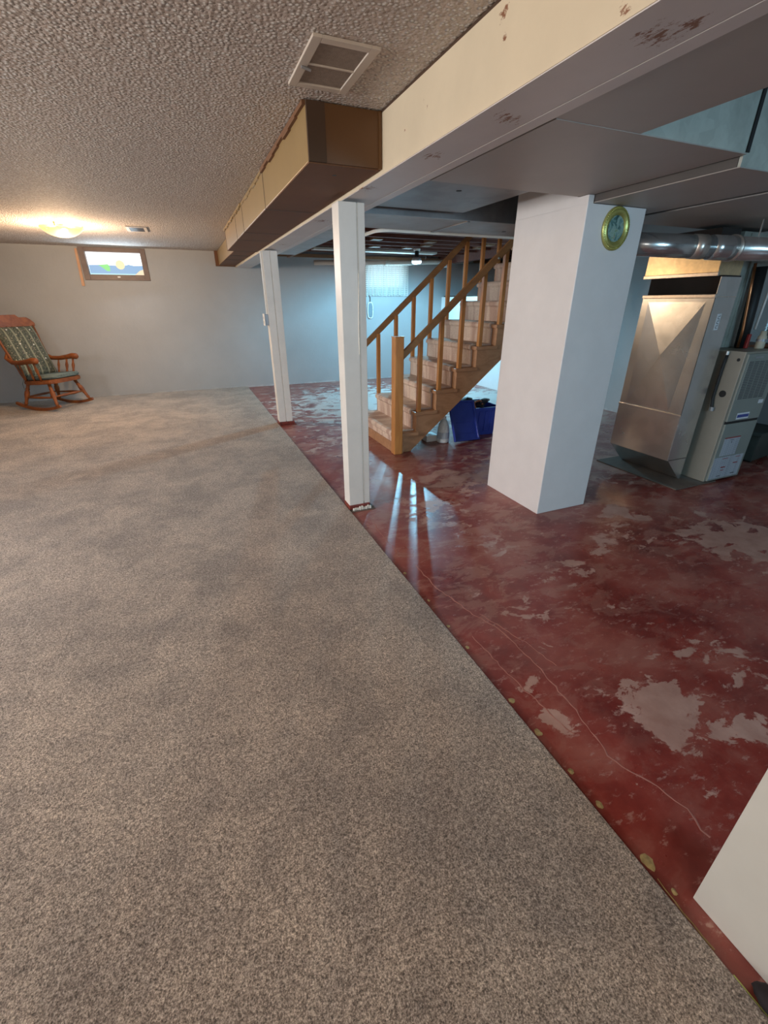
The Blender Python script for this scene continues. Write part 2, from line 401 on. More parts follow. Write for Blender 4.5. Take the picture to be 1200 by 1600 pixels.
# low white wall with the dark crawl space above it
st('wall_crawl_space', B(4.9, XR, 6.45, YF, 0, 1.5, bev=.004), M['whitepanel'])
st('wall_crawl_side', B(4.905, 7.0, 6.34, 6.449, 0, 2.4), M['wall'])
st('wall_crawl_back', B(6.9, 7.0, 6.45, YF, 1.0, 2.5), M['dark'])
st('trim_crawl', B(4.95, 6.9, 6.46, YF, 1.503, 1.52), M['dark'])  # near-black sheet over the ledge, painting the shade inside the crawl space
st('trim_crawl.001', B(4.78, 4.90, 6.6, YF-.01, 2.06, 2.398), M['joist'])
# near partition whose face stands at the lower right
st('wall_partition', B(.968, 1.14, YB, .235, 0, 1.924, bev=.003), simple('partition_paint', (.60, .59, .54), .5, var=.03))

# joists and bridging blocks
y = 2.90; k = 0; jm = None
while y < 8.5:
    bm = bmesh.new(); box(bm, 0, (6.6 if not (3.9 < y < 5.1) else 1.55), -.02, .02, 0, .235)
    if jm is None or 3.9 < y < 5.1:
        o = obj('joist', bm, M['joist'], ceil2)
        if not (3.9 < y < 5.1): jm = o.data
    else:
        bm.free(); o = bpy.data.objects.new('joist', jm); C.objects.link(o); o.parent = ceil2
    o.location = (1.22, y, 2.162); y += .40; k += 1
for bx, by in ((3.42, 6.30), (3.57, 6.70), (3.45, 7.10), (2.60, 6.30), (2.9, 7.1), (4.4, 6.30), (4.5, 6.7), (2.2, 7.5)):
    obj('bridging_block', B(bx-.07, bx+.07, by+.024, by+.20, 2.165, 2.24), M['block'], ceil2)
# pale sill plate and pipe on top of the far wall
st('trim_sill', B(1.2, 7.0, 8.5, 8.6, 2.115, 2.16), M['block'])
p = thing('drain_pipe', 'long cream drain pipe sloping under the joists near the far wall', 'pipe')
obj('pipe', T([(2.2, 8.2, 2.01), (3.97, 8.2, 2.055), (4.76, 8.2, 2.09), (5.3, 8.2, 2.11)], .038, 16), M['vent'], p, True)
obj('coupling', T([(3.45, 8.2, 2.042), (3.53, 8.2, 2.044)], .044, 16), M['vent'], p, True)
for cx_ in (2.9, 4.3): obj('hanger_strap', B(cx_-.01, cx_+.01, 8.195, 8.205, 2.06, 2.165), M['galv'], p)
o = obj('metal_panned_strip', B(2.0, 4.1, 7.42, 7.60, 2.13, 2.16, bev=.003), M['vent']); tag(o, 'pale metal strip across the joist bottoms above the hanging bulb', 'duct')

# low painted ducts and soffits of the right half
o = obj('soffit_panel', B(1.205, 1.59, YB+.05, 1.4485, 1.9315, 2.15, bev=.001), M['soffit']); tag(o, 'grey-painted soffit beside the beam, nearest to the viewer', 'soffit')
def duct(name, label, x0, x1, y0, y1, z0, z1, mb, ms, seams=(), mside=None):
    t = thing(name, label, 'duct', (x0, y0, z0))
    a, b, c = x1-x0, y1-y0, z1-z0
    obj('bottom_panel', B(0, a, 0, b, 0, .004, bev=.001), mb, t)
    obj('front_panel', B(.002, a-.002, .001, .014, .0042, c), ms, t)
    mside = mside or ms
    obj('side_panel', B(.001, .012, .016, b, .0045, c), mside, t)
    obj('side_panel', B(a-.012, a-.001, .016, b, .0045, c), mside, t)
    obj('end_panel', B(.013, a-.013, b-.012, b-.001, .013, c), ms, t)
    for s in seams: obj('seam_cleat', B(0, a, s-.012, s+.012, -.006, 0, bev=.001), mb, t)
    return t
mt = duct('main_trunk_duct', 'wide grey-bottomed trunk duct resting on the white column', 1.215, 2.185, 1.45, 2.30, 1.93, 2.34, M['soffit'], M['galv_dull'])
obj('corner_seam', B(.957, .975, -.005, -.0005, .005, .40), M['black'], mt)
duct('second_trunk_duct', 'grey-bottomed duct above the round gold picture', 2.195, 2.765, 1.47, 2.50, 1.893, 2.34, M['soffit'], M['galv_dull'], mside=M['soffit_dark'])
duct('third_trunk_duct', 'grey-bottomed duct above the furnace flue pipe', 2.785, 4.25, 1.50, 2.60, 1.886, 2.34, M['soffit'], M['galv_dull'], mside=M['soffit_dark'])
duct('patchy_branch_duct', 'patchy half-painted metal duct between the beam and the stairs', 1.205, 1.95, 2.36, 3.18, 1.97, 2.15, M['patchy'], M['patchy'])
t = duct('wide_flat_duct', 'blue-grey flat duct with a white front edge above the stair foot', 1.205, 3.6, 3.30, 3.88, 1.945, 2.15, M['soffit_blue'], M['patchy'])
obj('seam_cleat', B(.86, .885, 0, .57, -.008, 0, bev=.001), M['patchy'], t)
for (hx, hy) in ((1.45, .35),): obj('screw_hole', lathe(bmesh.new(), [(.018, -.0135), (.018, -.001)], (hx, hy, .012), 12), M['black'], t)
t2 = [o for o in C.objects if o.name == 'patchy_branch_duct'][0]
obj('screw_hole', lathe(bmesh.new(), [(.016, -.0135), (.016, -.001)], (.36, .25, .012), 12), M['black'], t2)
# white strip along the stair opening, rounded at its left end
pts = [(1.60 - .0, 4.22), (1.60, 4.10)] + [(1.72-.12*math.cos(a), 4.02-.12*math.sin(a)) for a in [PI/2*i/8 for i in range(9)]] + [(3.1, 3.90)]
bm = bmesh.new(); r0 = []
for i, (x_, y_) in enumerate(pts):
    r0.append([bm.verts.new((x_+dx, y_+dx*.6, z_)) for dx, z_ in ((0, 1.928), (0, 1.952), (.012, 1.952), (.012, 1.928))])
for a_, b_ in zip(r0, r0[1:]):
    for i in range(4): bm.faces.new((a_[i], a_[(i+1) % 4], b_[(i+1) % 4], b_[i]))
bm.faces.new(r0[0]); bm.faces.new(r0[-1][::-1])
st('trim_stair_opening', bm, M['trimwhite'])
# painted panels beside the beam, beyond the stair opening
yy = 3.9
for wdt in (.62, .55, .62, .58, .60):
    o = obj('ceiling_panel', B(1.205, 1.58, yy+.006, yy+wdt-.006, 1.995, 2.02, bev=.003), M['soffit_blue'])
    tag(o, 'blue-grey painted ceiling panel beside the white beam beyond the nearer post', 'ceiling panel', 'painted panels beside the beam'); yy += wdt
o = obj('plank_nailer', B(1.62, 1.66, 6.3, 7.6, 2.02, 2.155), M['block']); tag(o, 'bare wood nailer at the far end of the painted panels', 'plank')
# far lintel slab between beam and wall
# ------------------------------------------------------------------ beam
bm_t = thing('support_beam', 'long cream-painted box beam running the length of the basement ceiling', 'beam', (0, 0, 0))
obj('side_board', B(.96, .978, YB+.01, YF-.002, 1.932, 2.158, bev=.002), M['beam_side'], bm_t)
obj('underside_board', B(.962, 1.145, YB+.01, YF-.002, 1.929, 1.9318), M['beam_under'], bm_t)
obj('underside_strip', B(1.148, 1.20, YB+.01, YF-.002, 1.9280, 1.932), M['beam_under'], bm_t)
obj('right_board', B(1.182, 1.20, YB+.01, YF-.002, 1.933, 2.34), M['beam_under'], bm_t)
obj('top_gap', B(.9585, .961, YB+.01, YF-.002, 2.151, 2.159), M['brown_dark'], bm_t)
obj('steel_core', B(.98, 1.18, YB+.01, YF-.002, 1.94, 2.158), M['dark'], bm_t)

# ------------------------------------------------------------------ tan duct along the beam
td = thing('tan_supply_duct', 'tan-painted rectangular duct boxed along the beam under the popcorn ceiling', 'duct')
secs = [2.30, 3.43, 4.543, 5.066, 6.112]
for a_, b_ in zip(secs, secs[1:]):
    e = .004
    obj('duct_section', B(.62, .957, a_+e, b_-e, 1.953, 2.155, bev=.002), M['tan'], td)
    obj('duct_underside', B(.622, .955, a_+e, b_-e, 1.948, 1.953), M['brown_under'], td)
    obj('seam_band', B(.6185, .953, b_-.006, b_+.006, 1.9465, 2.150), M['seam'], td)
    # bent top flange, not quite straight
    bm = bmesh.new(); n = 8
    for i in range(n):
        y0_ = a_+e + (b_-a_-2*e)*i/n; y1_ = a_+e + (b_-a_-2*e)*(i+1)/n
        dx = .006 + .010*abs(math.sin(3.1*i + a_))
        box(bm, .62-dx, .621, y0_, y1_, 2.142-.006*((i*7) % 3), 2.158)
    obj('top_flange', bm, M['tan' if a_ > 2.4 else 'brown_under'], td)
obj('end_cap', B(.700, .945, 2.292, 2.304, 1.953, 2.155), M['brown'], td)
obj('end_cap_fold_shadow', B(.621, .700, 2.290, 2.304, 1.953, 2.156), M['brown_dark'], td)  # lip fold, its shadow strip painted in as dark brown
obj('end_cap_edge', B(.945, .957, 2.284, 2.304, 1.95, 2.155), M['brown'], td)
obj('screw_hole', lathe(bmesh.new(), [(.011, 1.9472), (.011, 1.9484)], (.784, 2.46, 0), 12), M['black'], td)
obj('narrow_section', B(.70, .957, 6.12, 8.55, 1.96, 2.155, bev=.002), M['tan'], td)
obj('narrow_underside', B(.702, .955, 6.12, 8.55, 1.955, 1.96), M['brown_under'], td)
for s in (6.75, 7.4): obj('seam_band', B(.699, .957, s-.01, s+.01, 1.952, 1.9555), M['seam'], td)
obj('wall_collar', B(.655, .958, 8.52, 8.598, 1.945, 2.158, bev=.002), M['brown_under'], td)

# ------------------------------------------------------------------ carpet edge, cracks, adhesive
cp = obj('carpet', B(XL+.002, .905, YB+.002, YF-.002, .001, .014, bev=.005, seg=3), M['carpet']); tag(cp, 'grey-brown speckled cut-pile carpet covering the left half of the floor', 'carpet')
obj('backing_edge', B(.904, .911, -.6, .10, .001, .007), M['greenedge'], cp)
def ribbon(pts, w, jit=.006, z=.0012, parent=floor, name='crack', mat=None):
    P = []
    for a, b in zip(pts, pts[1:]):
        n = max(2, int((Vector(b)-Vector(a)).length/.022))
        P += [(a[0]+(b[0]-a[0])*i/n, a[1]+(b[1]-a[1])*i/n) for i in range(n)]
    P = [(x+random.uniform(-jit, jit), y+random.uniform(-jit, jit)*.4) for x, y in P]
    bm = bmesh.new(); L = []
    for i, (x, y) in enumerate(P):
        ww = w*random.uniform(.25, 1)*.5
        L.append((bm.verts.new((x-ww, y, .0002)), bm.verts.new((x, y, z)), bm.verts.new((x+ww, y, .0002))))
    for a, b in zip(L, L[1:]):
        bm.faces.new((a[0], a[1], b[1], b[0])); bm.faces.new((a[1], a[2], b[2], b[1]))
    return obj(name, bm, mat or M['filler'], parent)
ribbon([(1.0, 2.55), (.985, 2.35), (.99, 2.1)], .010)
ribbon([(1.02, 1.95), (1.03, 1.7), (1.086, 1.433), (1.146, 1.255), (1.147, 1.037), (1.126, .798), (1.09, .615), (1.122, .517), (1.155, .451), (1.169, .388), (1.147, .333), (1.172, .286)], .010)
ribbon([(.99, 1.3), (1.0, 1.1), (1.01, .95), (1.03, .8), (1.05, .70)], .008)
ribbon([(1.12, 1.42), (1.2, 1.15), (1.22, .98)], .006)
for gx, gy, gr in ((.931, .93, .016), (.930, .779, .017), (.926, 1.406, .012), (.931, 1.248, .012), (.930, .621, .013), (.932, .503, .014), (.932, .337, .022), (.936, .262, .010), (.934, 1.62, .010), (.930, 1.9, .012)):
    bm = bmesh.new(); n = 14
    c = bm.verts.new((gx, gy, .0035)); rr = [bm.verts.new((gx+gr*.8*math.cos(2*PI*i/n)*random.uniform(.7, 1.1), gy+gr*math.sin(2*PI*i/n)*random.uniform(.7, 1.1), .0003)) for i in range(n)]
    for i in range(n): bm.faces.new((c, rr[i], rr[(i+1) % n]))
    obj('adhesive_spot', bm, M['glue'], floor)
# yellow glue line close to the partition
ribbon([(.922, .30), (.918, .25), (.915, .12)], .006, .002, .003, floor, 'adhesive_line', M['glue'])

# ------------------------------------------------------------------ posts
def post(label, x0, x1, y0, y1, seam):
    t = thing('support_post', label, 'post', (0, 0, 0))
    obj('left_board', B(x0, seam-.0025, y0, y1, .04, 1.914, bev=.004), M['white'], t)
    obj('right_board', B(seam+.0025, x1, y0+.003, y1, .04, 1.914, bev=.004), M['white'], t)
    obj('seam_filler', B(seam-.003, seam+.003, y0+.006, y0+.02, .06, 1.91), M['caulk'], t)
    return t
t = post('nearer white boarded post under the beam, seam down its front', .91, 1.07, 2.81, 2.93, 1.022)
bm = bmesh.new()   # loose bead of caulk coming off the seam
tube(bm, [(1.018+.004*math.sin(z*9), 2.806, z) for z in [1.1+.02*i for i in range(24)]], .0025, 6); obj('loose_caulk', bm, M['caulk'], t)
obj('red_foot', B(.905, 1.068, 2.80, 2.93, .012, .045, bev=.006), M['redpaint'], t)
bm = bmesh.new()
for i in range(9):
    bx = .93 + i*.016; box(bm, bx, bx+.014, 2.785+random.uniform(0, .008), 2.81, .003, .02+random.uniform(0, .014), bev=.004)
obj('caulk_lumps', bm, M['caulk'], t)
obj('base_tile', B(.90, 1.10, 2.775, 2.94, .0005, .005, bev=.001), M['slab'], t)
t = post('farther white boarded post with a grey outlet box on its left side', .915, 1.08, 5.55, 5.68, 1.0)
obj('red_foot', B(.905, 1.10, 5.53, 5.68, .012, .045, bev=.006), M['redpaint'], t)
obj('base_tile', B(.91, 1.12, 5.52, 5.70, .0005, .012, bev=.001), M['redpaint'], t)
obj('conduit', B(.898, .914, 5.575, 5.60, 1.285, 1.91, bev=.003), M['white'], t)
t = thing('outlet_box', 'grey metal outlet box screwed to the farther white post', 'outlet')
obj('box', B(.872, .9138, 5.56, 5.64, 1.17, 1.285, bev=.004), M['greymetal'], t)
f = obj('cover_plate', B(.866, .8725, 5.545, 5.655, 1.165, 1.29, bev=.003), M['whiteplastic'], t)
for zz in (1.20, 1.245): obj('socket', B(.8645, .8665, 5.585, 5.615, zz-.012, zz+.014, bev=.0008), M['greymetal'], f)

# ------------------------------------------------------------------ column
col = obj('chimney_column', B(2.15, 2.60, 2.22, 2.84, 0, 1.891, bev=.005), M['column']); tag(col, 'thick smooth white rectangular column between the stairs and the furnace', 'column')
col2 = obj('upper_part', B(2.152, 2.598, 2.51, 2.838, 1.875, 2.39), M['column'], col)
obj('upper_left_part', B(2.152, 2.19, 2.305, 2.51, 1.875, 2.39), M['column'], col)
obj('upper_left_part', B(2.152, 2.19, 2.222, 2.305, 1.875, 1.928), M['column'], col)
# round gold framed picture
pl = thing('round_picture', 'small round gold-framed picture high on the white column', 'picture', (2.38, 2.22, 1.78))
bm = bmesh.new(); lathe(bm, [(.100, -.002), (.101, -.010), (.096, -.016), (.090, -.013), (.086, -.020), (.078, -.021), (.070, -.014), (.060, -.009), (.058, -.003)], n=48, axis='y', sy=1.08)
obj('frame', bm, M['brass'], pl, True)
bm = bmesh.new()
for i in range(56):
    a = 2*PI*i/56; cx_, cz_ = .0925*math.cos(a), .0925*1.08*math.sin(a)
    bmesh.ops.create_icosphere(bm, subdivisions=1, radius=.0042, matrix=Matrix.Translation((cx_, -.016, cz_)))
obj('beading', bm, M['brass'], pl, True)['kind'] = 'stuff'
def m_pic():
    t = NT('floral_print'); p = t.ob()
    n = t.noise(p, 22, 4, .6, .8)
    t.setc(t.ramp(n, [(.36, (.03, .08, .08)), (.45, (.12, .25, .24)), (.53, (.30, .42, .40)), (.60, (.16, .30, .17)), (.68, (.40, .27, .28))])); t.set('Roughness', .3); return t.m
obj('picture_print', lathe(bmesh.new(), [(.062, -.004), (.060, -.0095)], n=40, axis='y', sy=1.08), m_pic(), pl)

# ------------------------------------------------------------------ stairs
sr = thing('staircase', 'steep pine staircase with worn beige carpet runner and slatted railings', 'staircase')
Y0, Y1, RISE, RUN, XS = 3.95, 5.02, .2, .2215, 1.80
def frontx(k): return XS + RUN*(k-1)      # tread k at z = RISE*k
NT_ = 11
for k in range(1, NT_+1):
    x = frontx(k); z = RISE*k
    y_near = Y0-.012 if k > 1 else Y0-.03
    obj('tread', B(x-.015, x+RUN+.02, y_near, Y1, z-.034, z, bev=.004), M['pine_string'], sr)
    obj('riser', B(x+.004, x+.022, Y0+.04, Y1-.005, z-RISE, z-.034), M['pine_string'], sr)
    # carpet wrapped over nosing and riser
    c0, c1 = (Y0+.085, Y1-.045) if k > 1 else (Y0+.06, Y1-.03)
    pf = [(x+RUN+.004, z+.001), (x+RUN+.004, z+.016), (x+.0, z+.018), (x-.022, z+.012), (x-.034, z-.004), (x-.032, z-.028), (x-.016, z-.045), (x-.010, z-RISE+.02), (x-.010, z-RISE+(.017 if k > 1 else .05)), (x+.003, z-RISE+(.017 if k > 1 else .05)), (x+.003, z-.036), (x-.016, z-.034), (x-.016, z+.001)]
    obj('carpet_step', prism(bmesh.new(), pf, 'y', c0, c1), M['runner'], sr)
# stringers, sawtooth above
def stringer(y0, y1):
    pl_ = [(XS+.02, 0)]
    for k in range(1, NT_+1):
        pl_ += [(frontx(k)+.004, RISE*k-.035), (frontx(k)+RUN+.003, RISE*k-.035)]
    s = RISE/RUN
    xe = frontx(NT_)+RUN
    pl_ += [(xe, RISE*NT_-.30), (1.965, 0)]
    # dedupe first riser
    return prism(bmesh.new(), pl_, 'y', y0, y1)
obj('stringer', stringer(Y0, Y0+.038), M['pine_string'], sr)
obj('stringer', stringer(Y1-.04, Y1-.004), M['pine_string'], sr)
obj('newel_post', B(1.755, 1.845, 3.885, 3.975, .002, 1.115, bev=.008), M['pine'], sr)
obj('newel_cap', B(1.752, 1.848, 3.882, 3.978, 1.113, 1.121, bev=.003), M['pine'], sr)
obj('newel_cleat', B(1.846, 1.862, 3.90, 3.945, .002, .20, bev=.002), M['pine_string'], sr)
obj('base_board', B(1.775, 1.80, 3.976, Y1+.0, .001, .10, bev=.003), M['pine_string'], sr)
def rail(p0, p1, y0, h, wd):
    (x0, z0), (x1, z1) = p0, p1
    d = Vector((x1-x0, z1-z0)).normalized(); n = Vector((-d.y, d.x))*h
    poly = [(x0, z0), (x1, z1), (x1+n.x, z1+n.y), (x0+n.x, z0+n.y)]
    return prism(bmesh.new(), poly, 'y', y0, y0+wd, bev=.004)
s_near = .86
def nz(x): return .905 + s_near*(x-1.845)
def fz(x): return .93 + .855*(x-1.88)
obj('handrail', rail((1.845, nz(1.845)), (3.75, nz(3.75)), 3.915, .058, .04), M['pine_rail'], sr)
obj('handrail', rail((1.60, fz(1.60)), (3.75, fz(3.75)), 4.985, .058, .04), M['pine_rail'], sr)
for k in range(2, 10):
    x = frontx(k)
    obj('baluster', B(x+.012, x+.052, 3.945, 3.985, RISE*k+.0005, nz(x+.012)+.035, bev=.003), M['pine'], sr)
    obj('baluster', B(x-.002, x+.038, 4.975-.0, 5.013, RISE*k+.0005, fz(x-.002)+.03, bev=.003), M['pine'], sr)
for bx in (2.82,):
    obj('rail_bolt', lathe(bmesh.new(), [(.010, 3.909), (.012, 3.912), (.012, 3.916)], (bx, 0, nz(bx)+.03), 14, 'y'), M['galv'], sr)

# ------------------------------------------------------------------ things under the stairs
def tote():
    t = thing('storage_tote', 'open blue plastic tote full of dark tools under the stairs', 'tote', (2.85, 4.155, 0), math.radians(-3))
    W, D, H = .34, .44, .32
    bm = bmesh.new()
    def ring(i, z): return [(i, i, z), (W-i, i, z), (W-i, D-i, z), (i, D-i, z)]
    lv = [ring(.03, .001), ring(0, H), ring(.008, H), ring(.036, .012)]
    V = [[bm.verts.new(p) for p in l] for l in lv]
    for a, b in zip(V, V[1:]):
        for i in range(4): bm.faces.new((a[i], a[(i+1) % 4], b[(i+1) % 4], b[i]))
    bm.faces.new(V[0][::-1]); bm.faces.new(V[-1])
    bmesh.ops.bevel(bm, geom=[e for e in bm.edges if abs(e.verts[0].co.z-e.verts[1].co.z) > .1], offset=.014, segments=3, affect='EDGES')
    obj('bin', bm, M['blue'], t)
    bm = bmesh.new()
    for a in ((-.012, W+.012, -.014, .004), (-.012, W+.012, D-.004, D+.014)): box(bm, a[0], a[1], a[2], a[3], H-.022, H+.006, bev=.003)
    for a in ((-.014, .004), (W-.004, W+.014)): box(bm, a[0], a[1], .004, D-.004, H-.022, H+.006, bev=.003)
    obj('rim', bm, M['blue'], t)
    for i in range(3):
        bx = .08+i*.08; obj('rib', hexa(bmesh.new(), [(bx, .016, .05), (bx+.03, .016, .05), (bx, .03, .05), (bx+.03, .03, .05), (bx, -.006, H-.04), (bx+.03, -.006, H-.04), (bx, .012, H-.04), (bx+.03, .012, H-.04)]), M['blue'], t)
    return t
tote()
ld = thing('tote_lid', 'blue plastic tote lid leaning on the left of the open tote', 'lid', (2.635, 4.06, .005), 0)
# lid: shallow tray leaning back against the bin
bm = bmesh.new(); box(bm, -.17, .17, 0, .02, 0, .44, bev=.006); lidp = obj('panel', bm, M['blue'], ld)
bm = bmesh.new(); box(bm, -.18, .18, -.018, .012, -.002, .02, bev=.004); box(bm, -.18, .18, -.018, .012, .42, .442, bev=.004); box(bm, -.182, -.162, -.018, .012, 0, .44, bev=.004); box(bm, .162, .182, -.018, .012, 0, .44, bev=.004)
obj('rim', bm, M['blue'], ld)
obj('rib', B(-.11, .10, -.006, .002, .075, .085, bev=.002), M['blue'], ld); obj('rib', B(-.11, .10, -.006, .002, .20, .208, bev=.002), M['blue'], ld)
ld.rotation_euler = (math.radians(-24), math.radians(4), math.radians(10)); ld.location = (2.685, 3.99, .018)
def lump(name, c, r, mat, sc=(1, 1, 1), label=None, cat=None, seed=1, f=9, amp=.25):
    bm = bmesh.new(); bmesh.ops.create_icosphere(bm, subdivisions=3, radius=1)
    from mathutils import noise
    for v in bm.verts:
        q = v.co.copy(); k = 1 + amp*noise.noise(q*1.7+Vector((seed, seed*2.3, 0))) + .08*noise.noise(q*f)
        v.co = Vector((q.x*r*sc[0]*k, q.y*r*sc[1]*k, q.z*r*sc[2]*k))
    o = obj(name, bm, mat, None, True, c)
    return tag(o, label, cat)
lump('black_bag', (2.93, 4.42, .33), .08, M['black'], (.85, 1.1, .9), 'black soft bag bulging from the back of the blue tote', 'bag', 3)
dr = thing('cordless_drill', 'dark power tool with brown grip lying on top in the blue tote', 'power tool', (3.03, 4.24, .345), math.radians(25))
obj('body', T([(-.08, 0, .03), (-.05, 0, .03), (.03, 0, .03), (.07, 0, .03), (.09, 0, .03)], [.02, .032, .034, .026, .012], 14), M['black'], dr, True)
obj('grip', T([(-.03, 0, .02), (-.05, -.02, -.03), (-.06, -.03, -.07)], [.022, .020, .022], 12), M['black'], dr, True)
obj('chuck', T([(.09, 0, .03), (.12, 0, .03), (.135, 0, .03)], [.018, .016, .006], 12), M['greymetal'], dr, True)
cr = obj('orange_cord_loop', tube(bmesh.new(), [(.055*math.cos(a), .012*math.sin(3*a), .050*math.sin(a)) for a in [PI*1.5*i/24 for i in range(25)]], .009, 8), simple('orange_brown_rubber', (.40, .13, .06), .5), None, True, (2.935, 4.19, .352)); tag(cr, 'orange-brown cord loop sticking out of the blue tote', 'cord')
lump('dark_rag', (3.075, 4.40, .315), .07, simple('dark_brown_cloth', (.035, .022, .02), .8), (1.2, .9, .6), 'dark rag lying in the blue tote behind the power tool', 'rag', 6)
jg = thing('plastic_jug', 'frosted white plastic jug with pale label beside the blue lid', 'jug', (2.44, 4.10, 0))
obj('body', lathe(bmesh.new(), [(.055, .001), (.066, .008), (.068, .02), (.066, .10), (.064, .16), (.05, .215), (.03, .25), (.02, .262)], n=28), M['jug'], jg, True)
obj('cap', lathe(bmesh.new(), [(.022, .262), (.023, .266), (.023, .285), (.018, .288)], n=20), M['whiteplastic'], jg)
obj('handle', T([(.03, .03, .24), (.055, .055, .235), (.062, .06, .20), (.05, .048, .165)], .009, 10), M['jug'], jg, True)
obj('label', lathe(bmesh.new(), [(.0675, .05), (.0692, .051), (.0685, .12), (.0668, .121)], n=28), m_lines('jug_label_print', (.50, .60, .68), (.10, .16, .30), .012), jg)
o = obj('white_box', B(2.27, 2.41, 4.16, 4.30, .001, .07, bev=.003), M['whiteplastic'], None); tag(o, 'small flat white box behind the stringer beside the plastic jug', 'box')

# ------------------------------------------------------------------ furnace corner
fu = thing('furnace', 'beige upright gas furnace with louvred door and warning labels', 'furnace', (3.86, 2.13, 0))
FW, FD, FH = .445, .70, 1.06
obj('cabinet', B(0, FW, .012, FD, .012, FH, bev=.006), M['furn'], fu)
obj('base_rail', B(.01, FW-.01, .02, FD-.02, .0105, .012), M['black'], fu)
ud = obj('upper_door', B(.018, FW-.018, -.004, .012, .530, 1.045, bev=.004), M['furn_front'], fu)
ldr = obj('lower_door', B(.018, FW-.018, -.004, .012, .020, .510, bev=.004), M['furn_front'], fu)
obj('door_gap', B(.016, FW-.016, .003, .0125, .508, .532), M['black'], fu)
obj('louvre_panel', B(.04, .375, -.006, -.003, .70, 1.0, bev=.001), M['furn_front'], ud)
bm = bmesh.new()
for cidx in range(5):
    for j in range(23):
        x0 = .046+cidx*.066; z0 = .708+j*.0125
        box(bm, x0, x0+.054, -.0075, -.0055, z0, z0+.006)
obj('louvre_slots', bm, M['print_dark'], ud)['kind'] = 'stuff'
obj('name_plate', B(.10, .20, -.006, -.0035, 1.012, 1.026), M['greymetal'], ud)
bd = obj('badge', B(.12, .275, -.0055, -.0035, .542, .592), M['sticker'], ud)
obj('badge_stripe', B(.125, .27, -.0062, -.0054, .555, .579), M['print_blue'], bd)
obj('rating_sticker', B(.34, .40, -.0055, -.0035, .655, .685), M['sticker'], ud)
l1 = obj('warning_label', B(.07, .27, -.0055, -.0035, .235, .385), M['print'], ldr)
obj('red_bar', B(.07, .27, -.0062, -.0054, .385, .394), M['print_red'], l1)
obj('symbol', lathe(bmesh.new(), [(.010, -.0062), (.010, -.0054)], (.17, 0, .35), 3, 'y'), M['print_dark'], l1)
obj('symbol', B(.15, .19, -.0062, -.0054, .366, .371), M['print_dark'], l1)
l2 = obj('instruction_label', B(.012+.01, .40, -.0055, -.0035, .035, .225), M['print'], ldr)
for (a, b, c_, d) in ((.13, .20, .205, .210), (.30, .36, .205, .210), (.14, .20, .125, .134), (.29, .35, .15, .158), (.15, .19, .10, .106)):
    obj('red_line', B(a, b, -.0062, -.0054, c_, d), M['print_red'], l2)
for (a, b, c_, d) in ((.12, .17, .05, .056), (.30, .35, .055, .061)):
    obj('dark_line', B(a, b, -.0062, -.0054, c_, d), M['print_dark'], l2)
# side fittings
obj('gas_port', lathe(bmesh.new(), [(.026, -.003), (.026, -.001), (.018, -.002), (.018, .001)], (0, .085, .74), 20, 'x'), M['black'], fu)
obj('side_knockout', lathe(bmesh.new(), [(.012, -.002), (.012, .001)], (0, .05, 1.00), 14, 'x'), M['black'], fu)
obj('drain_tube', T([(-.012, .135, 1.035), (-.014, .14, .95), (-.014, .14, .70), (-.014, .125, .62), (-.014, .12, .61)], .011, 10), M['black'], fu, True)
obj('tube_fitting', T([(-.014, .135, 1.03), (-.014, .135, 1.055)], .015, 12), M['galv_shiny'], fu)
obj('tube_fitting', T([(-.014, .12, .63), (-.014, .12, .60)], .017, 12), M['greymetal'], fu)
pn = thing('supply_plenum', 'green-grey sheet metal plenum standing on top of the furnace', 'plenum', (3.87, 2.42, 1.063))
obj('box', B(0, .42, 0, .38, 0, .80, bev=.003), M['galv_dull'], pn)
for xx in (.07, .16): obj('standing_seam', B(xx, xx+.012, -.012, 0, .005, .79, bev=.002), M['galv_dull'], pn)
# return drop duct left of the furnace
rd = thing('return_air_duct', 'large galvanised return air duct with cross-broken side beside the furnace', 'duct', (3.535, 2.28, 0))
W_, D_ = .225, .585
bm = bmesh.new(); e = .001
V = [bm.verts.new(p) for p in [(0, 0, .58), (0, D_, .58), (0, D_, 1.43), (0, 0, 1.43)]]
inn = [bm.verts.new(p) for p in [(0, .115, .60), (0, .52, .60), (0, .53, 1.40), (0, .06, 1.40)]]
cc = bm.verts.new((-.015, .30, 1.01))
for i in range(4):
    bm.faces.new((V[i], V[(i+1) % 4], inn[(i+1) % 4], inn[i])); bm.faces.new((inn[i], inn[(i+1) % 4], cc))
obj('cross_broken_side', bm, M['galv'], rd)
obj('front_panel', B(0, W_, 0, .004, .20, 1.56), M['galv'], rd)
obj('upper_body', B(.003, W_-.002, .004, D_, .57, 1.43), M['galv'], rd)
obj('lower_body', B(-.004, W_-.002, .004, D_, .20, .575, bev=.002), M['galv'], rd)
obj('joint_cleat', B(-.012, .012, -.006, D_, .566, .584, bev=.002), M['galv'], rd)
obj('boot', hexa(bmesh.new(), [(.20, 0, .0125), (.222, 0, .012), (.20, D_, .012), (.222, D_, .012), (-.003, 0, .205), (.222, 0, .205), (-.003, D_, .205), (.222, D_, .205)]), M['galv'], rd)
obj('top_lip', B(-.016, .006, -.004, D_, 1.425, 1.45, bev=.003), M['galv_tape'], rd)
obj('canvas_connector', B(.03, W_-.003, .006, D_-.01, 1.43, 1.57), M['canvas'], rd)
obj('upper_box', B(-.004, W_+.02, .03, D_+.03, 1.57, 1.74, bev=.003), m_galv('stippled_brass_tinted_duct', (.85, .68, .42), .30, 30, .45), rd)
obj('upper_lip', B(-.016, .004, .02, D_+.03, 1.565, 1.59, bev=.003), M['galv_tape'], rd)
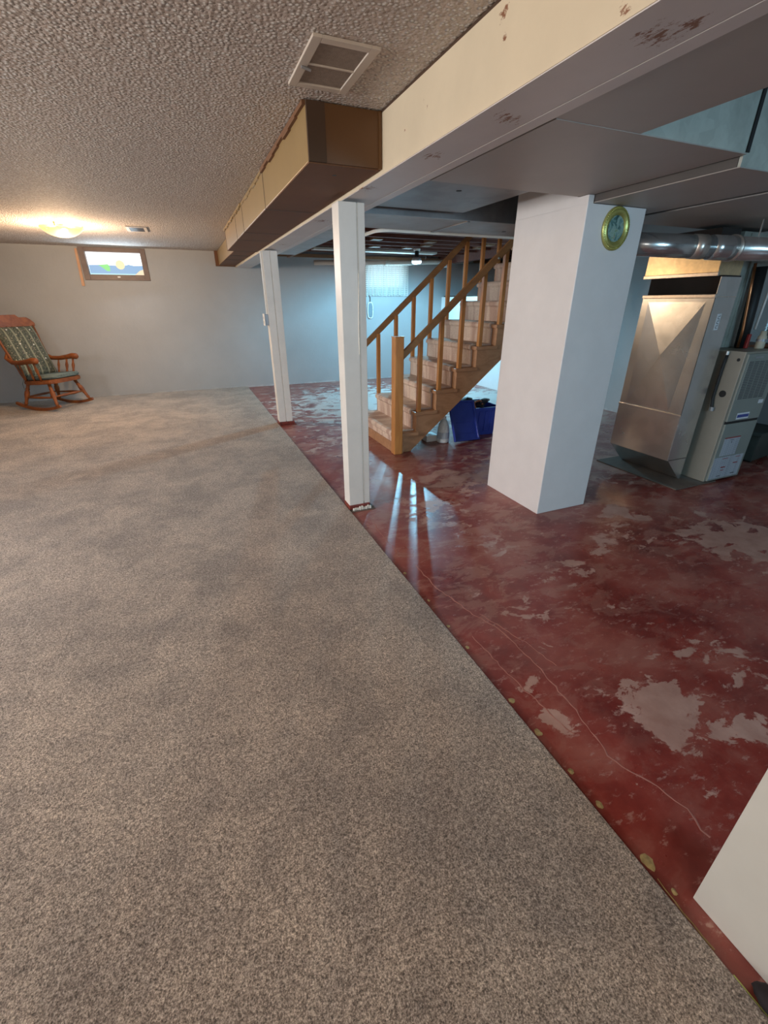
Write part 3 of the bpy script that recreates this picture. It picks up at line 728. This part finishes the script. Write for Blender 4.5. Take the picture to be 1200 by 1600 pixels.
obj('front_seam', B(.0, W_, -.003, .001, 1.43, 1.437), M['galv_tape'], rd)
stk = obj('sticker', hexa(bmesh.new(), [(.080, -.0015, 1.21), (.122, -.0015, 1.212), (.080, .0005, 1.21), (.122, .0005, 1.212), (.078, -.0015, 1.32), (.120, -.0015, 1.322), (.078, .0005, 1.32), (.120, .0005, 1.322)]), M['sticker'], rd)
bm = bmesh.new()
for j in range(6):
    z0 = 1.222+j*.016; box(bm, .090, .112, -.0022, -.0012, z0, z0+.004); box(bm, .090+.018*(j % 2), .094+.018*(j % 2), -.0022, -.0012, z0, z0+.013)
obj('sticker_print', bm, M['print_dark'], stk)
pd = obj('equipment_pad', B(3.50, 4.0, 2.125, 2.95, .0005, .010, bev=.003), M['slab']); tag(pd, 'thin bare pad on the red floor under the return air duct', 'pad')
obj('dark_top_box', B(.02, W_, .10, D_, 1.742, 1.866), M['canvas'], rd)
# flue pipe
fp = thing('flue_pipe', 'round shiny metal flue pipe running from the column past the furnace', 'pipe')
P0, P1, P2, P3 = Vector((2.61, 2.40, 1.735)), Vector((3.16, 2.165, 1.712)), Vector((3.30, 2.12, 1.708)), Vector((4.7, 2.02, 1.715))
RP = .066
obj('pipe', T([P0, P1], RP, 28), M['galv_shiny'], fp, True)
obj('foil_band', T([P0.lerp(P1, .80), P0.lerp(P1, .93)], RP+.003, 28), M['galv_tape'], fp, True)
obj('elbow', T([P1, P1.lerp(P2, .35)+Vector((0, .0, 0)), P1.lerp(P2, .7), P2], RP+.004, 28), M['galv_shiny'], fp, True)
obj('pipe', T([P2, P3], RP+.001, 28), M['galv_shiny'], fp, True)
obj('crimp_ring', T([P2+Vector((-.006, 0, 0)), P2+Vector((.006, 0, 0))], RP+.010, 28), M['galv_tape'], fp, True)
obj('wall_collar', T([P0+Vector((0, 0, 0)), P0.lerp(P1, .03)], RP+.02, 28), M['galv_shiny'], fp, True)
for xx in (3.46, 3.72):
    obj('hanger_strap', B(xx, xx+.012, 2.075, 2.078, 1.77, 1.868), M['galv'], fp)
# small pipes above the furnace
o = obj('copper_pipe', T([(4.00, 2.36, 1.66), (4.03, 2.35, 1.45), (4.07, 2.34, 1.20), (4.075, 2.34, 1.07)], .010, 10), M['copper'], None, True); tag(o, 'thin copper pipe rising from the furnace top beside the plenum', 'pipe')
o = obj('black_vent_pipe', T([(4.14, 2.36, 1.065), (4.12, 2.36, 1.3), (4.10, 2.37, 1.64)], .042, 20), M['black'], None, True); tag(o, 'black vertical pipe between the copper pipe and the white tube', 'pipe')
o = obj('white_tube', T([(4.205, 2.33, 1.20), (4.215, 2.33, 1.40), (4.225, 2.33, 1.62)], .009, 10), M['whiteplastic'], None, True); tag(o, 'thin white plastic tube above the furnace front', 'tube')
o = obj('red_valve', B(4.115, 4.14, 2.30, 2.325, 1.062, 1.17, bev=.006), M['print_red']); tag(o, 'small red valve lever on top of the furnace', 'valve')
t = thing('condensate_trap', 'cream plastic cylinder fitting on the furnace top right of the red valve', 'fitting', (4.21, 2.26, 1.062))
obj('body', lathe(bmesh.new(), [(.030, 0), (.032, .01), (.030, .09), (.022, .10), (.020, .13)], n=24), simple('cream_plastic', (.50, .48, .38), .5), t, True)
obj('collar', lathe(bmesh.new(), [(.036, .055), (.036, .072)], n=24), M['greymetal'], t)
bm = bmesh.new()
ptsf = [(4.62+.0*i, 2.42, 1.12+.012*i) for i in range(50)]
tube(bm, ptsf, [.055+(.006 if i % 2 else 0) for i in range(50)], 18)
o = obj('foil_flex_duct', bm, M['galv_shiny'], None, True); tag(o, 'silver ribbed flexible duct at the right edge behind the furnace pipes', 'duct')
# brown cabinet and dark crate right of the furnace
cb = thing('brown_cabinet', 'dark brown wooden cabinet against the wall right of the furnace', 'cabinet', (4.72, 2.75, 0))
wd = m_wood('dark_brown_wood', (.13, .045, .018), (.20, .075, .03), .5)
obj('side_panel', B(0, .02, 0, .5, .06, 1.0, bev=.002), wd, cb); obj('side_panel', B(.58, .60, 0, .5, .06, 1.0, bev=.002), wd, cb)
obj('top', B(-.02, .62, -.02, .5, 1.0, 1.03, bev=.004), wd, cb); obj('back_panel', B(.02, .58, .48, .5, .06, 1.0), wd, cb)
for zz in (.06, .38, .70): obj('shelf', B(.02, .58, .01, .48, zz, zz+.02), wd, cb)
obj('plinth', B(.01, .59, .03, .49, .001, .06), M['black'], cb)
t = thing('dark_crate', 'dark grey-green crate on the floor at the right edge beside the furnace', 'crate', (4.78, 2.30, 0), math.radians(8))
dg = simple('dark_green_grey', (.045, .055, .048), .6, var=.2)
obj('body', B(0, .45, 0, .32, .02, .26, bev=.01), dg, t); obj('lid', B(-.01, .46, -.01, .33, .26, .29, bev=.006), dg, t)
for fx in (.04, .38): obj('runner', B(fx, fx+.04, .02, .30, .001, .02), M['black'], t)
o = obj('folded_paper', hexa(bmesh.new(), [(4.60, 2.42, .0015), (4.74, 2.50, .0015), (4.56, 2.52, .0015), (4.70, 2.60, .0015), (4.61, 2.43, .02), (4.74, 2.51, .05), (4.57, 2.52, .03), (4.70, 2.60, .06)]), M['whiteplastic']); tag(o, 'crumpled white paper on the floor between the furnace and dark crate', 'paper')

# ------------------------------------------------------------------ ceiling lamp and vents
cl = thing('ceiling_lamp', 'glowing amber glass bowl ceiling lamp above the carpet', 'lamp', (-1.02, 6.42, 2.16))
def m_glow():
    t = NT('lit_frosted_glass'); t.setc((.06, .035, .012)); t.set('Roughness', .5)
    lw = t.n('ShaderNodeTexCoord').outputs['Object']
    d = t.n('ShaderNodeVectorMath', operation='DISTANCE'); t.t.links.new(lw, d.inputs[0]); d.inputs[1].default_value = (.02, 0, -.10)
    g = t.ramp(d.outputs['Value'], [(.05, (1, .80, .52)), (.22, (.92, .58, .26))])
    t.t.links.new(g, t.b.inputs['Emission Color'])
    t.set('Emission Strength', t.n('ShaderNodeMapRange', i_0=d.outputs['Value'], i_1=.06, i_2=.19, i_3=1.7, i_4=.8).outputs[0])
    tp = t.n('ShaderNodeBsdfTransparent'); tp.inputs[0].default_value = (1, .9, .75, 1)
    mx = t.n('ShaderNodeMixShader', i_0=.30); t.t.links.new(t.b.outputs[0], mx.inputs[1]); t.t.links.new(tp.outputs[0], mx.inputs[2]); t.t.links.new(mx.outputs[0], t.out.inputs[0]); return t.m
bowl = obj('glass_bowl', lathe(bmesh.new(), [(.20, -.022), (.198, -.03), (.18, -.055), (.145, -.082), (.10, -.104), (.05, -.117), (.012, -.12)], n=40), m_glow(), cl, True)
obj('bulb', lathe(bmesh.new(), [(.012, -.03), (.03, -.045), (.034, -.06), (.02, -.08), (.005, -.084)], (.02, 0, 0), n=20), emis('lit_warm_bulb', (1, .85, .6), 4.0), cl, True).visible_shadow = True
obj('ceiling_canopy', lathe(bmesh.new(), [(.045, -.001), (.05, -.006), (.03, -.016)], n=32), M['white'], cl, True)
for a in (0.4, 2.5, 4.6): obj('clip', B(-.008, .008, -.008, .008, -.036, -.001), M['brass'], cl).location = (.2*math.cos(a), .2*math.sin(a), 0)
def vent(label, x0, x1, y0, y1, nscreen, name='ceiling_vent'):
    t = thing(name, label, 'vent', (x0, y0, 2.16)); a, b = x1-x0, y1-y0
    f = .032 if a > .15 else .02
    bm = bmesh.new()
    box(bm, 0, f, 0, b, -.010, -.0005, bev=.002); box(bm, a-f, a, 0, b, -.010, -.0005, bev=.002); box(bm, f, a-f, 0, f, -.010, -.0005, bev=.002); box(bm, f, a-f, b-f, b, -.010, -.0005, bev=.002)
    obj('frame', bm, M['vent'], t)
    ys = [f+(b-2*f)*i/nscreen for i in range(nscreen+1)]
    for i in range(nscreen): obj('screen', B(f, a-f, ys[i]+.003, ys[i+1]-.003, -.005, -.0008), M['lint'], t)
    for i in range(1, nscreen): obj('divider', B(f, a-f, ys[i]-.004, ys[i]+.004, -.009, -.001, bev=.001), M['vent'], t)
    return t
t = vent('large return vent with two dusty screens beside the tan duct', .525, .755, 1.805, 2.175, 2)
obj('latch', T([(.01, .20, -.012), (.045, .205, -.016)], .005, 8), M['greymetal'], t)
t = vent('small metal register beyond the ceiling lamp', -.40, -.19, 6.26, 6.66, 1, 'ceiling_vent')
for i in range(7): obj('louvre', B(.02, .19, .03+i*.05, .055+i*.05, -.008, -.003), M['print_dark'], t)

# ------------------------------------------------------------------ window 1 (coloured glass)
w1 = st('window_1', B(WA[0]+.001, WA[1]-.001, YF+.19, YF+.215, WA[2]+.001, WA[3]-.001), M['winframe'])
def framebars(x0, x1, z0, z1, y0, y1, f, mat, parent, top=None, name='window_frame'):
    bm = bmesh.new(); tp = f if top is None else top
    box(bm, x0, x0+f, y0, y1, z0, z1, bev=.003); box(bm, x1-f, x1, y0, y1, z0, z1, bev=.003)
    box(bm, x0+f, x1-f, y0, y1, z0, z0+f, bev=.003); box(bm, x0+f, x1-f, y0, y1, z1-tp, z1, bev=.003)
    return obj(name, bm, mat, parent)
framebars(WA[0]+.002, WA[1]-.002, WA[2]+.002, WA[3]-.002, YF-.012, YF+.13, .075, M['winframe'], w1, .055)
def m_sky():
    t = NT('daylight_glass'); t.setc((.1, .1, .1)); z = t.n('ShaderNodeSeparateXYZ', i_0=t.pos()).outputs[2]
    g = t.ramp(t.n('ShaderNodeMapRange', i_0=z, i_1=1.80, i_2=2.10).outputs[0], [(.0, (.45, .80, 1.0)), (.3, (.75, .9, 1.0)), (.6, (1, 1, 1))])
    t.t.links.new(g, t.b.inputs['Emission Color']); t.set('Emission Strength', 1.5); return t.m
obj('pane', B(WA[0]+.07, WA[1]-.07, YF+.10, YF+.106, WA[2]+.07, WA[3]-.05), m_sky(), w1)
obj('latch', B(-.80, -.76, YF-.02, YF-.011, WA[2]+.035, WA[2]+.055, bev=.003), M['whiteplastic'], w1)
def glow2(name, col, s): return emis(name, col, s)
sc = thing('glass_suncatcher', 'blue glass landscape panel with sun and leaf propped in the small window', 'stained glass')
bm = prism(bmesh.new(), [(-1.155, 1.80), (-.42, 1.80), (-.42, 1.93), (-.55, 1.925), (-.62, 1.94), (-.70, 1.92), (-.95, 1.93), (-1.155, 1.925)], 'y', YF+.070, YF+.076)
obj('blue_glass', bm, glow2('backlit_blue_glass', (.30, .52, .80), .85), sc)
obj('light_edge', B(-1.155, -.42, YF+.068, YF+.078, 1.798, 1.815), glow2('backlit_pale_glass', (.55, .90, 1.0), .95), sc)
obj('sun_disc', lathe(bmesh.new(), [(.062, YF+.060), (.062, YF+.068)], (-.735, 0, 1.935), 24, 'y'), glow2('backlit_amber_glass', (1, .82, .50), .95), sc)
obj('corner_piece', prism(bmesh.new(), [(-.56, 1.80), (-.42, 1.80), (-.42, 1.88), (-.48, 1.86)], 'y', YF+.060, YF+.068), glow2('backlit_amber_glass2', (1, .80, .55), .9), sc)
obj('leaf', prism(bmesh.new(), [(-1.03, 1.93), (-.99, 1.90), (-.93, 1.85), (-.89, 1.845), (-.88, 1.90), (-.90, 1.94), (-.95, 1.935)], 'y', YF+.058, YF+.068), glow2('backlit_green_glass', (.30, .85, .28), .9), sc)
o = obj('prop_stick', hexa(bmesh.new(), [(-1.300, YF-.03, 1.64), (-1.262, YF-.03, 1.64), (-1.300, YF-.003, 1.64), (-1.262, YF-.003, 1.64), (-1.275, YF-.03, 2.13), (-1.243, YF-.03, 2.13), (-1.275, YF-.003, 2.13), (-1.243, YF-.003, 2.13)], bev=.003), M['stick']); tag(o, 'orange wooden stick hanging left of the small window', 'stick')

# ------------------------------------------------------------------ window 2 with sheer curtain
w2 = st('window_2', B(WB[0]+.001, WB[1]-.001, YF+.19, YF+.215, WB[2]+.001, WB[3]-.001), M['whiteplastic'])
framebars(WB[0]+.002, WB[1]-.002, WB[2]+.002, WB[3]-.002, YF+.06, YF+.12, .035, M['whiteplastic'], w2)
obj('pane', B(WB[0]+.03, WB[1]-.03, YF+.10, YF+.106, WB[2]+.03, WB[3]-.03), emis('daylight_glass_2', (.62, .88, 1.0), 1.7), w2)
obj('muntin', B(3.67, 3.685, YF+.085, YF+.099, WB[2]+.035, WB[3]-.035), M['whiteplastic'], w2)
def m_sheer():
    t = NT('sheer_curtain_fabric'); g = t.pos()
    t.setc((.80, .82, .78)); t.set('Roughness', .9)
    tr = t.n('ShaderNodeBsdfTranslucent'); tr.inputs[0].default_value = (.85, .9, .9, 1)
    tp = t.n('ShaderNodeBsdfTransparent')
    m1 = t.n('ShaderNodeMixShader', i_0=.45); t.t.links.new(t.b.outputs[0], m1.inputs[1]); t.t.links.new(tr.outputs[0], m1.inputs[2])
    sp = t.n('ShaderNodeSeparateXYZ', i_0=g)
    a = t.math('SINE', t.math('MULTIPLY', sp.outputs[0], 2*PI/.035)); b = t.math('SINE', t.math('MULTIPLY', sp.outputs[2], 2*PI/.035))
    k = t.math('MULTIPLY', t.ramp(a, [(.0, (0, 0, 0)), (.2, (1, 1, 1))]), t.ramp(b, [(.0, (0, 0, 0)), (.2, (1, 1, 1))]))
    m2 = t.n('ShaderNodeMixShader', i_0=t.math('MULTIPLY', k, .42)); t.t.links.new(m1.outputs[0], m2.inputs[1]); t.t.links.new(tp.outputs[0], m2.inputs[2])
    t.t.links.new(m2.outputs[0], t.out.inputs[0]); return t.m
cu = thing('sheer_curtain', 'short gathered sheer lace curtain over the far basement window', 'curtain')
bm = bmesh.new(); nx, nz_ = 110, 12; grid = []
for j in range(nz_+1):
    z = 2.085 - .565*j/nz_; row = []
    for i in range(nx+1):
        x = 3.235+.89*i/nx; am = .006+.014*j/nz_
        row.append(bm.verts.new((x, YF-.035+am*math.sin(i*.9+.5*math.sin(i*.21)), z+(.008*math.sin(i*.8) if j == nz_ else 0))))
    grid.append(row)
for j in range(nz_):
    for i in range(nx): bm.faces.new((grid[j][i], grid[j][i+1], grid[j+1][i+1], grid[j+1][i]))
obj('fabric', bm, m_sheer(), cu, True)
obj('rod', T([(3.20, YF-.035, 2.09), (4.14, YF-.035, 2.09)], .008, 10), M['whiteplastic'], cu, True)
for xx in (3.21, 4.13): obj('rod_bracket', B(xx-.006, xx+.006, YF-.045, YF-.001, 2.078, 2.102), M['whiteplastic'], cu)
# glowing panes for windows outside the picture; the right wall's is an added one
for i, (a, b) in enumerate((((5.385, 5.399, 5.3, 6.3, 1.53, 1.98), 0), ((1.8, 3.4, YB+.001, YB+.012, 1.3, 1.95), 0), ((XL+.001, XL+.012, 1.8, 3.4, 1.35, 1.98), 0), ((-2.1, -.3, YB+.001, YB+.012, 1.25, 1.95), 0))):
    st('window_%d' % (i+3), B(*a), emis('window_daylight_%d' % i, (.7, .87, 1.0), 1.2))
# hanging wire oval below the curtain
hg = thing('hanging_ornament', 'white rounded hanging ornament on a hook below the curtain', 'ornament', (3.345, YF-.02, 1.47))
n = 40; ring = [(.052*math.copysign(abs(math.cos(2*PI*i/n))**.6, math.cos(2*PI*i/n)), 0, -.20+.135*math.copysign(abs(math.sin(2*PI*i/n))**.7, math.sin(2*PI*i/n))) for i in range(n+1)]
obj('frame', T(ring, .010, 8), M['whiteplastic'], hg, True)
obj('backing', B(-.042, .042, -.004, .004, -.32, -.08, bev=.002), simple('pale_blue_glass', (.22, .27, .30), .2), hg)
obj('hook', T([(0, .018, .03), (0, 0, .03), (0, -.004, -.01), (0, 0, -.065)], .006, 8), M['black'], hg, True)
# hanging bulb
def m_diff():
    t = NT('lit_clear_diffuser'); t.setc((.8, .9, 1)); t.set('Emission Color', (.75, .93, 1.0, 1)); t.set('Emission Strength', 5.0)
    tp = t.n('ShaderNodeBsdfTransparent')
    mx = t.n('ShaderNodeMixShader', i_0=.8); t.t.links.new(t.b.outputs[0], mx.inputs[1]); t.t.links.new(tp.outputs[0], mx.inputs[2]); t.t.links.new(mx.outputs[0], t.out.inputs[0]); return t.m
hb = thing('hanging_bulb', 'bright bluish-white bulb in a small dark shade hanging under the joists', 'lamp', (3.56, 7.095, 2.0))
obj('ceiling_box', lathe(bmesh.new(), [(.05, .162), (.055, .155), (.05, .13)], n=20), M['whiteplastic'], hb)
obj('socket', lathe(bmesh.new(), [(.03, .13), (.034, .12), (.032, .05), (.04, .045), (.04, .02)], n=20), M['black'], hb, True)
bm = bmesh.new(); N = 32; rg = []
for r_, h_ in ((.035, .050), (.060, .040), (.082, -.012), (.079, -.012), (.057, .036), (.033, .046)):
    rg.append([bm.verts.new((r_*math.cos(2*PI*i/N), r_*math.sin(2*PI*i/N), h_)) for i in range(N)])
for a_, b_ in zip(rg, rg[1:]+rg[:1]):
    for i in range(N): bm.faces.new((a_[i], a_[(i+1) % N], b_[(i+1) % N], b_[i]))
obj('shade', bm, M['greymetal'], hb, True)
obj('bulb', lathe(bmesh.new(), [(.02, .045), (.03, .035), (.030, .022), (.015, .018)], n=24), emis('lit_bulb', (.80, .95, 1.0), 8.0), hb, True)
obj('diffuser', lathe(bmesh.new(), [(.066, -.010), (.070, -.028), (.060, -.040), (.030, -.046), (.006, -.047)], n=24), m_diff(), hb, True)
o = obj('small_wall_box', B(4.55, 4.68, 8.02, 8.10, 1.985, 2.045, bev=.01), M['whiteplastic']); tag(o, 'small white junction box hanging below the cream drain pipe', 'junction box')

# dark cloth at the lower right corner
lump('black_cloth', (.93, .035, .022), .032, simple('blackish_purple_cloth', (.010, .007, .010), .8), (.8, 1.2, .7), 'crumpled black cloth at the foot of the near white partition', 'cloth', 4)

# ------------------------------------------------------------------ rocking chair
ch = thing('rocking_chair', 'varnished maple rocking chair with dark green floral cushions', 'rocking chair', (-1.92, 7.94, .014), math.radians(-35.6))
ch.scale = (1.04, 1.04, 1.0)
tilt = math.radians(6)
def rk(x, z): return (x*math.cos(tilt)-z*math.sin(tilt)*0, z)
HW = .27
for s in (-1, 1):
    pts = []; rr = 1.05
    n = 18; bm = bmesh.new()
    prof_o = []; prof_i = []
    for i in range(n+1):
        a = math.radians(-22 + 42*i/n)
        prof_o.append((rr*math.sin(a), rr-rr*math.cos(a)+.001)); 
    for i in range(n+1):
        a = math.radians(20 - 42*i/n)
        prof_i.append(((rr-.038)*math.sin(a), rr-(rr-.038)*math.cos(a)+.001))
    prism(bm, prof_o+prof_i, 'y', s*HW-.014, s*HW+.014, bev=.003)
    obj('rocker', bm, M['oak'], ch)
LR = [(t_, r_*1.25) for t_, r_ in [(0, .013), (.08, .014), (.12, .020), (.16, .015), (.3, .017), (.5, .026), (.62, .024), (.68, .016), (.72, .022), (.78, .016), (1, .018)]]
for s in (-1, 1):
    obj('leg', turned((.30, s*HW, .075), (.19, s*.20, .385), LR), M['oak'], ch, True)
    obj('leg', turned((-.24, s*HW, .055), (-.15, s*.20, .375), LR), M['oak'], ch, True)
    obj('side_stretcher', turned((.262, s*.247, .19), (-.205, s*.243, .17), [(0, .010), (.3, .014), (.5, .018), (.7, .014), (1, .010)]), M['oak'], ch, True)
obj('front_stretcher', turned((.262, -.245, .20), (.262, .245, .20), [(0, .010), (.2, .013), (.35, .020), (.5, .015), (.65, .020), (.8, .013), (1, .010)]), M['oak'], ch, True)
obj('rear_stretcher', turned((-.2, -.24, .18), (-.2, .24, .18), [(0, .010), (.5, .016), (1, .010)]), M['oak'], ch, True)
# seat slab, slightly raised at the front
bm = bmesh.new(); sp_ = [(.27, -.25), (.29, -.15), (.295, 0), (.29, .15), (.27, .25), (.10, .275), (-.12, .25), (-.22, .20), (-.24, 0), (-.22, -.20), (-.12, -.25), (.10, -.275)]
prism(bm, sp_, 'z', .355, .412, bev=.010)
for v in bm.verts: v.co.z += .07*v.co.x
obj('seat', bm, M['oak'], ch)
bm = bmesh.new(); prism(bm, [(x*1.0+.01, y*.98) for x, y in sp_], 'z', .420, .468, bev=.018)
for v in bm.verts: v.co.z += .07*v.co.x
obj('seat_cushion', bm, M['seatgreen'], ch, True)
# back frame: leans back
def back(u, v):   # u across (y), v up the back 0..1
    return Vector((-.13 - .25*v, u, .415 + .80*v))
for s in (-1, 1):
    obj('back_post', turned(back(s*.235, -.02), back(s*.295, .86), [(0, .015), (.15, .020), (.25, .014), (.5, .020), (.7, .016), (.8, .022), (1, .016)]), M['oak'], ch, True)
for i in range(5):
    u = (-.14+.07*i)
    obj('spindle', turned(back(u*.9, 0), back(u*1.1, .86), [(0, .008), (.5, .011), (1, .008)]), M['oak'], ch, True)
# crest rail with raised middle and ears
bm = bmesh.new(); cu_ = []
for i in range(21):
    u = -.335+.0335*i; k = abs(u)/.335
    top = .99 + (.045 if k < .42 else .045*max(0, 1-(k-.42)/.08)) - .10*max(0, (k-.75)/.25)**2
    cu_.append((u, top))
poly = cu_ + [(.325, .845), (.15, .83), (0, .825), (-.15, .83), (-.325, .845)]
V0 = []; V1 = []
for u, v in poly:
    b0 = back(u, v) + Vector((-.03*(1-(u/.335)**2), 0, 0)); V0.append(bm.verts.new(b0+Vector((.013, 0, .005)))); V1.append(bm.verts.new(b0-Vector((.013, 0, .005))))
bm.faces.new(V0); bm.faces.new(V1[::-1])
for i in range(len(poly)): bm.faces.new((V0[i], V0[(i+1) % len(poly)], V1[(i+1) % len(poly)], V1[i]))
bmesh.ops.triangulate(bm, faces=[f for f in bm.faces if len(f.verts) > 4])
obj('crest_rail', bm, M['oak'], ch)
# back cushion
bm = bmesh.new(); nu, nv = 24, 18; F = []; G = []
for j in range(nv+1):
    v = .04+.80*j/nv; fr = []; bk = []
    for i in range(nu+1):
        u = (-.275+.55*i/nu)*(1-.06*(1-v)); e_ = (1-abs(2*i/nu-1)**6)*(1-abs(2*j/nv-1)**6)
        ch_ = .006*abs(math.sin(PI*i/4))*e_
        nrm = Vector((.91, 0, .41))
        fr.append(bm.verts.new(back(u, v)+nrm*(.022+.040*e_+ch_))); bk.append(bm.verts.new(back(u, v)+nrm*.018))
    F.append(fr); G.append(bk)
for j in range(nv):
    for i in range(nu):
        bm.faces.new((F[j][i], F[j][i+1], F[j+1][i+1], F[j+1][i])); bm.faces.new((G[j][i], G[j+1][i], G[j+1][i+1], G[j][i+1]))
for j in range(nv):
    bm.faces.new((F[j][0], F[j+1][0], G[j+1][0], G[j][0])); bm.faces.new((F[j][nu], G[j][nu], G[j+1][nu], F[j+1][nu]))
for i in range(nu):
    bm.faces.new((F[0][i], G[0][i], G[0][i+1], F[0][i+1])); bm.faces.new((F[nv][i], F[nv][i+1], G[nv][i+1], G[nv][i]))
bc = obj('back_cushion', bm, M['cushion'], ch, True)
for (u, v) in ((-.16, .78), (0, .80), (.16, .76), (-.08, .55), (.10, .52), (-.16, .25), (.02, .22), (.16, .28)):
    bmb = bmesh.new(); bmesh.ops.create_uvsphere(bmb, u_segments=10, v_segments=6, radius=.010, matrix=Matrix.Translation(back(u, v)+Vector((.91, 0, .41))*.066))
    obj('button', bmb, M['whiteplastic'], bc, True)
for s in (-1, 1):
    # scrolled arm: rises behind, flattens, knob at the front
    A = [back(s*.262, .46)+Vector((-.0, 0, 0)), Vector((-.27, s*.285, .705)), Vector((-.18, s*.295, .655)), Vector((-.05, s*.305, .655)), Vector((.08, s*.31, .675)), Vector((.17, s*.31, .69)), Vector((.225, s*.31, .685)), Vector((.25, s*.31, .68))]
    bm = tube(bmesh.new(), A, [.020, .025, .029, .030, .032, .040, .043, .022], 14)
    obj('arm', bm, M['oak'], ch, True)
    for xx, r_ in ((.06, 1.0), (.17, 1.0), (-.08, .8)):
        obj('arm_spindle', turned((xx-.02, s*.255, .41), (xx, s*.305, .66), [(0, .011*r_), (.2, .018*r_), (.35, .012*r_), (.6, .021*r_), (.8, .012*r_), (1, .014*r_)]), M['oak'], ch, True)
for s in (-1, 1):
    obj('cushion_tie', T([(-.19, s*.20, .44), (-.21, s*.235, .36), (-.2, s*.24, .22)], .004, 6), M['seatgreen'], ch)
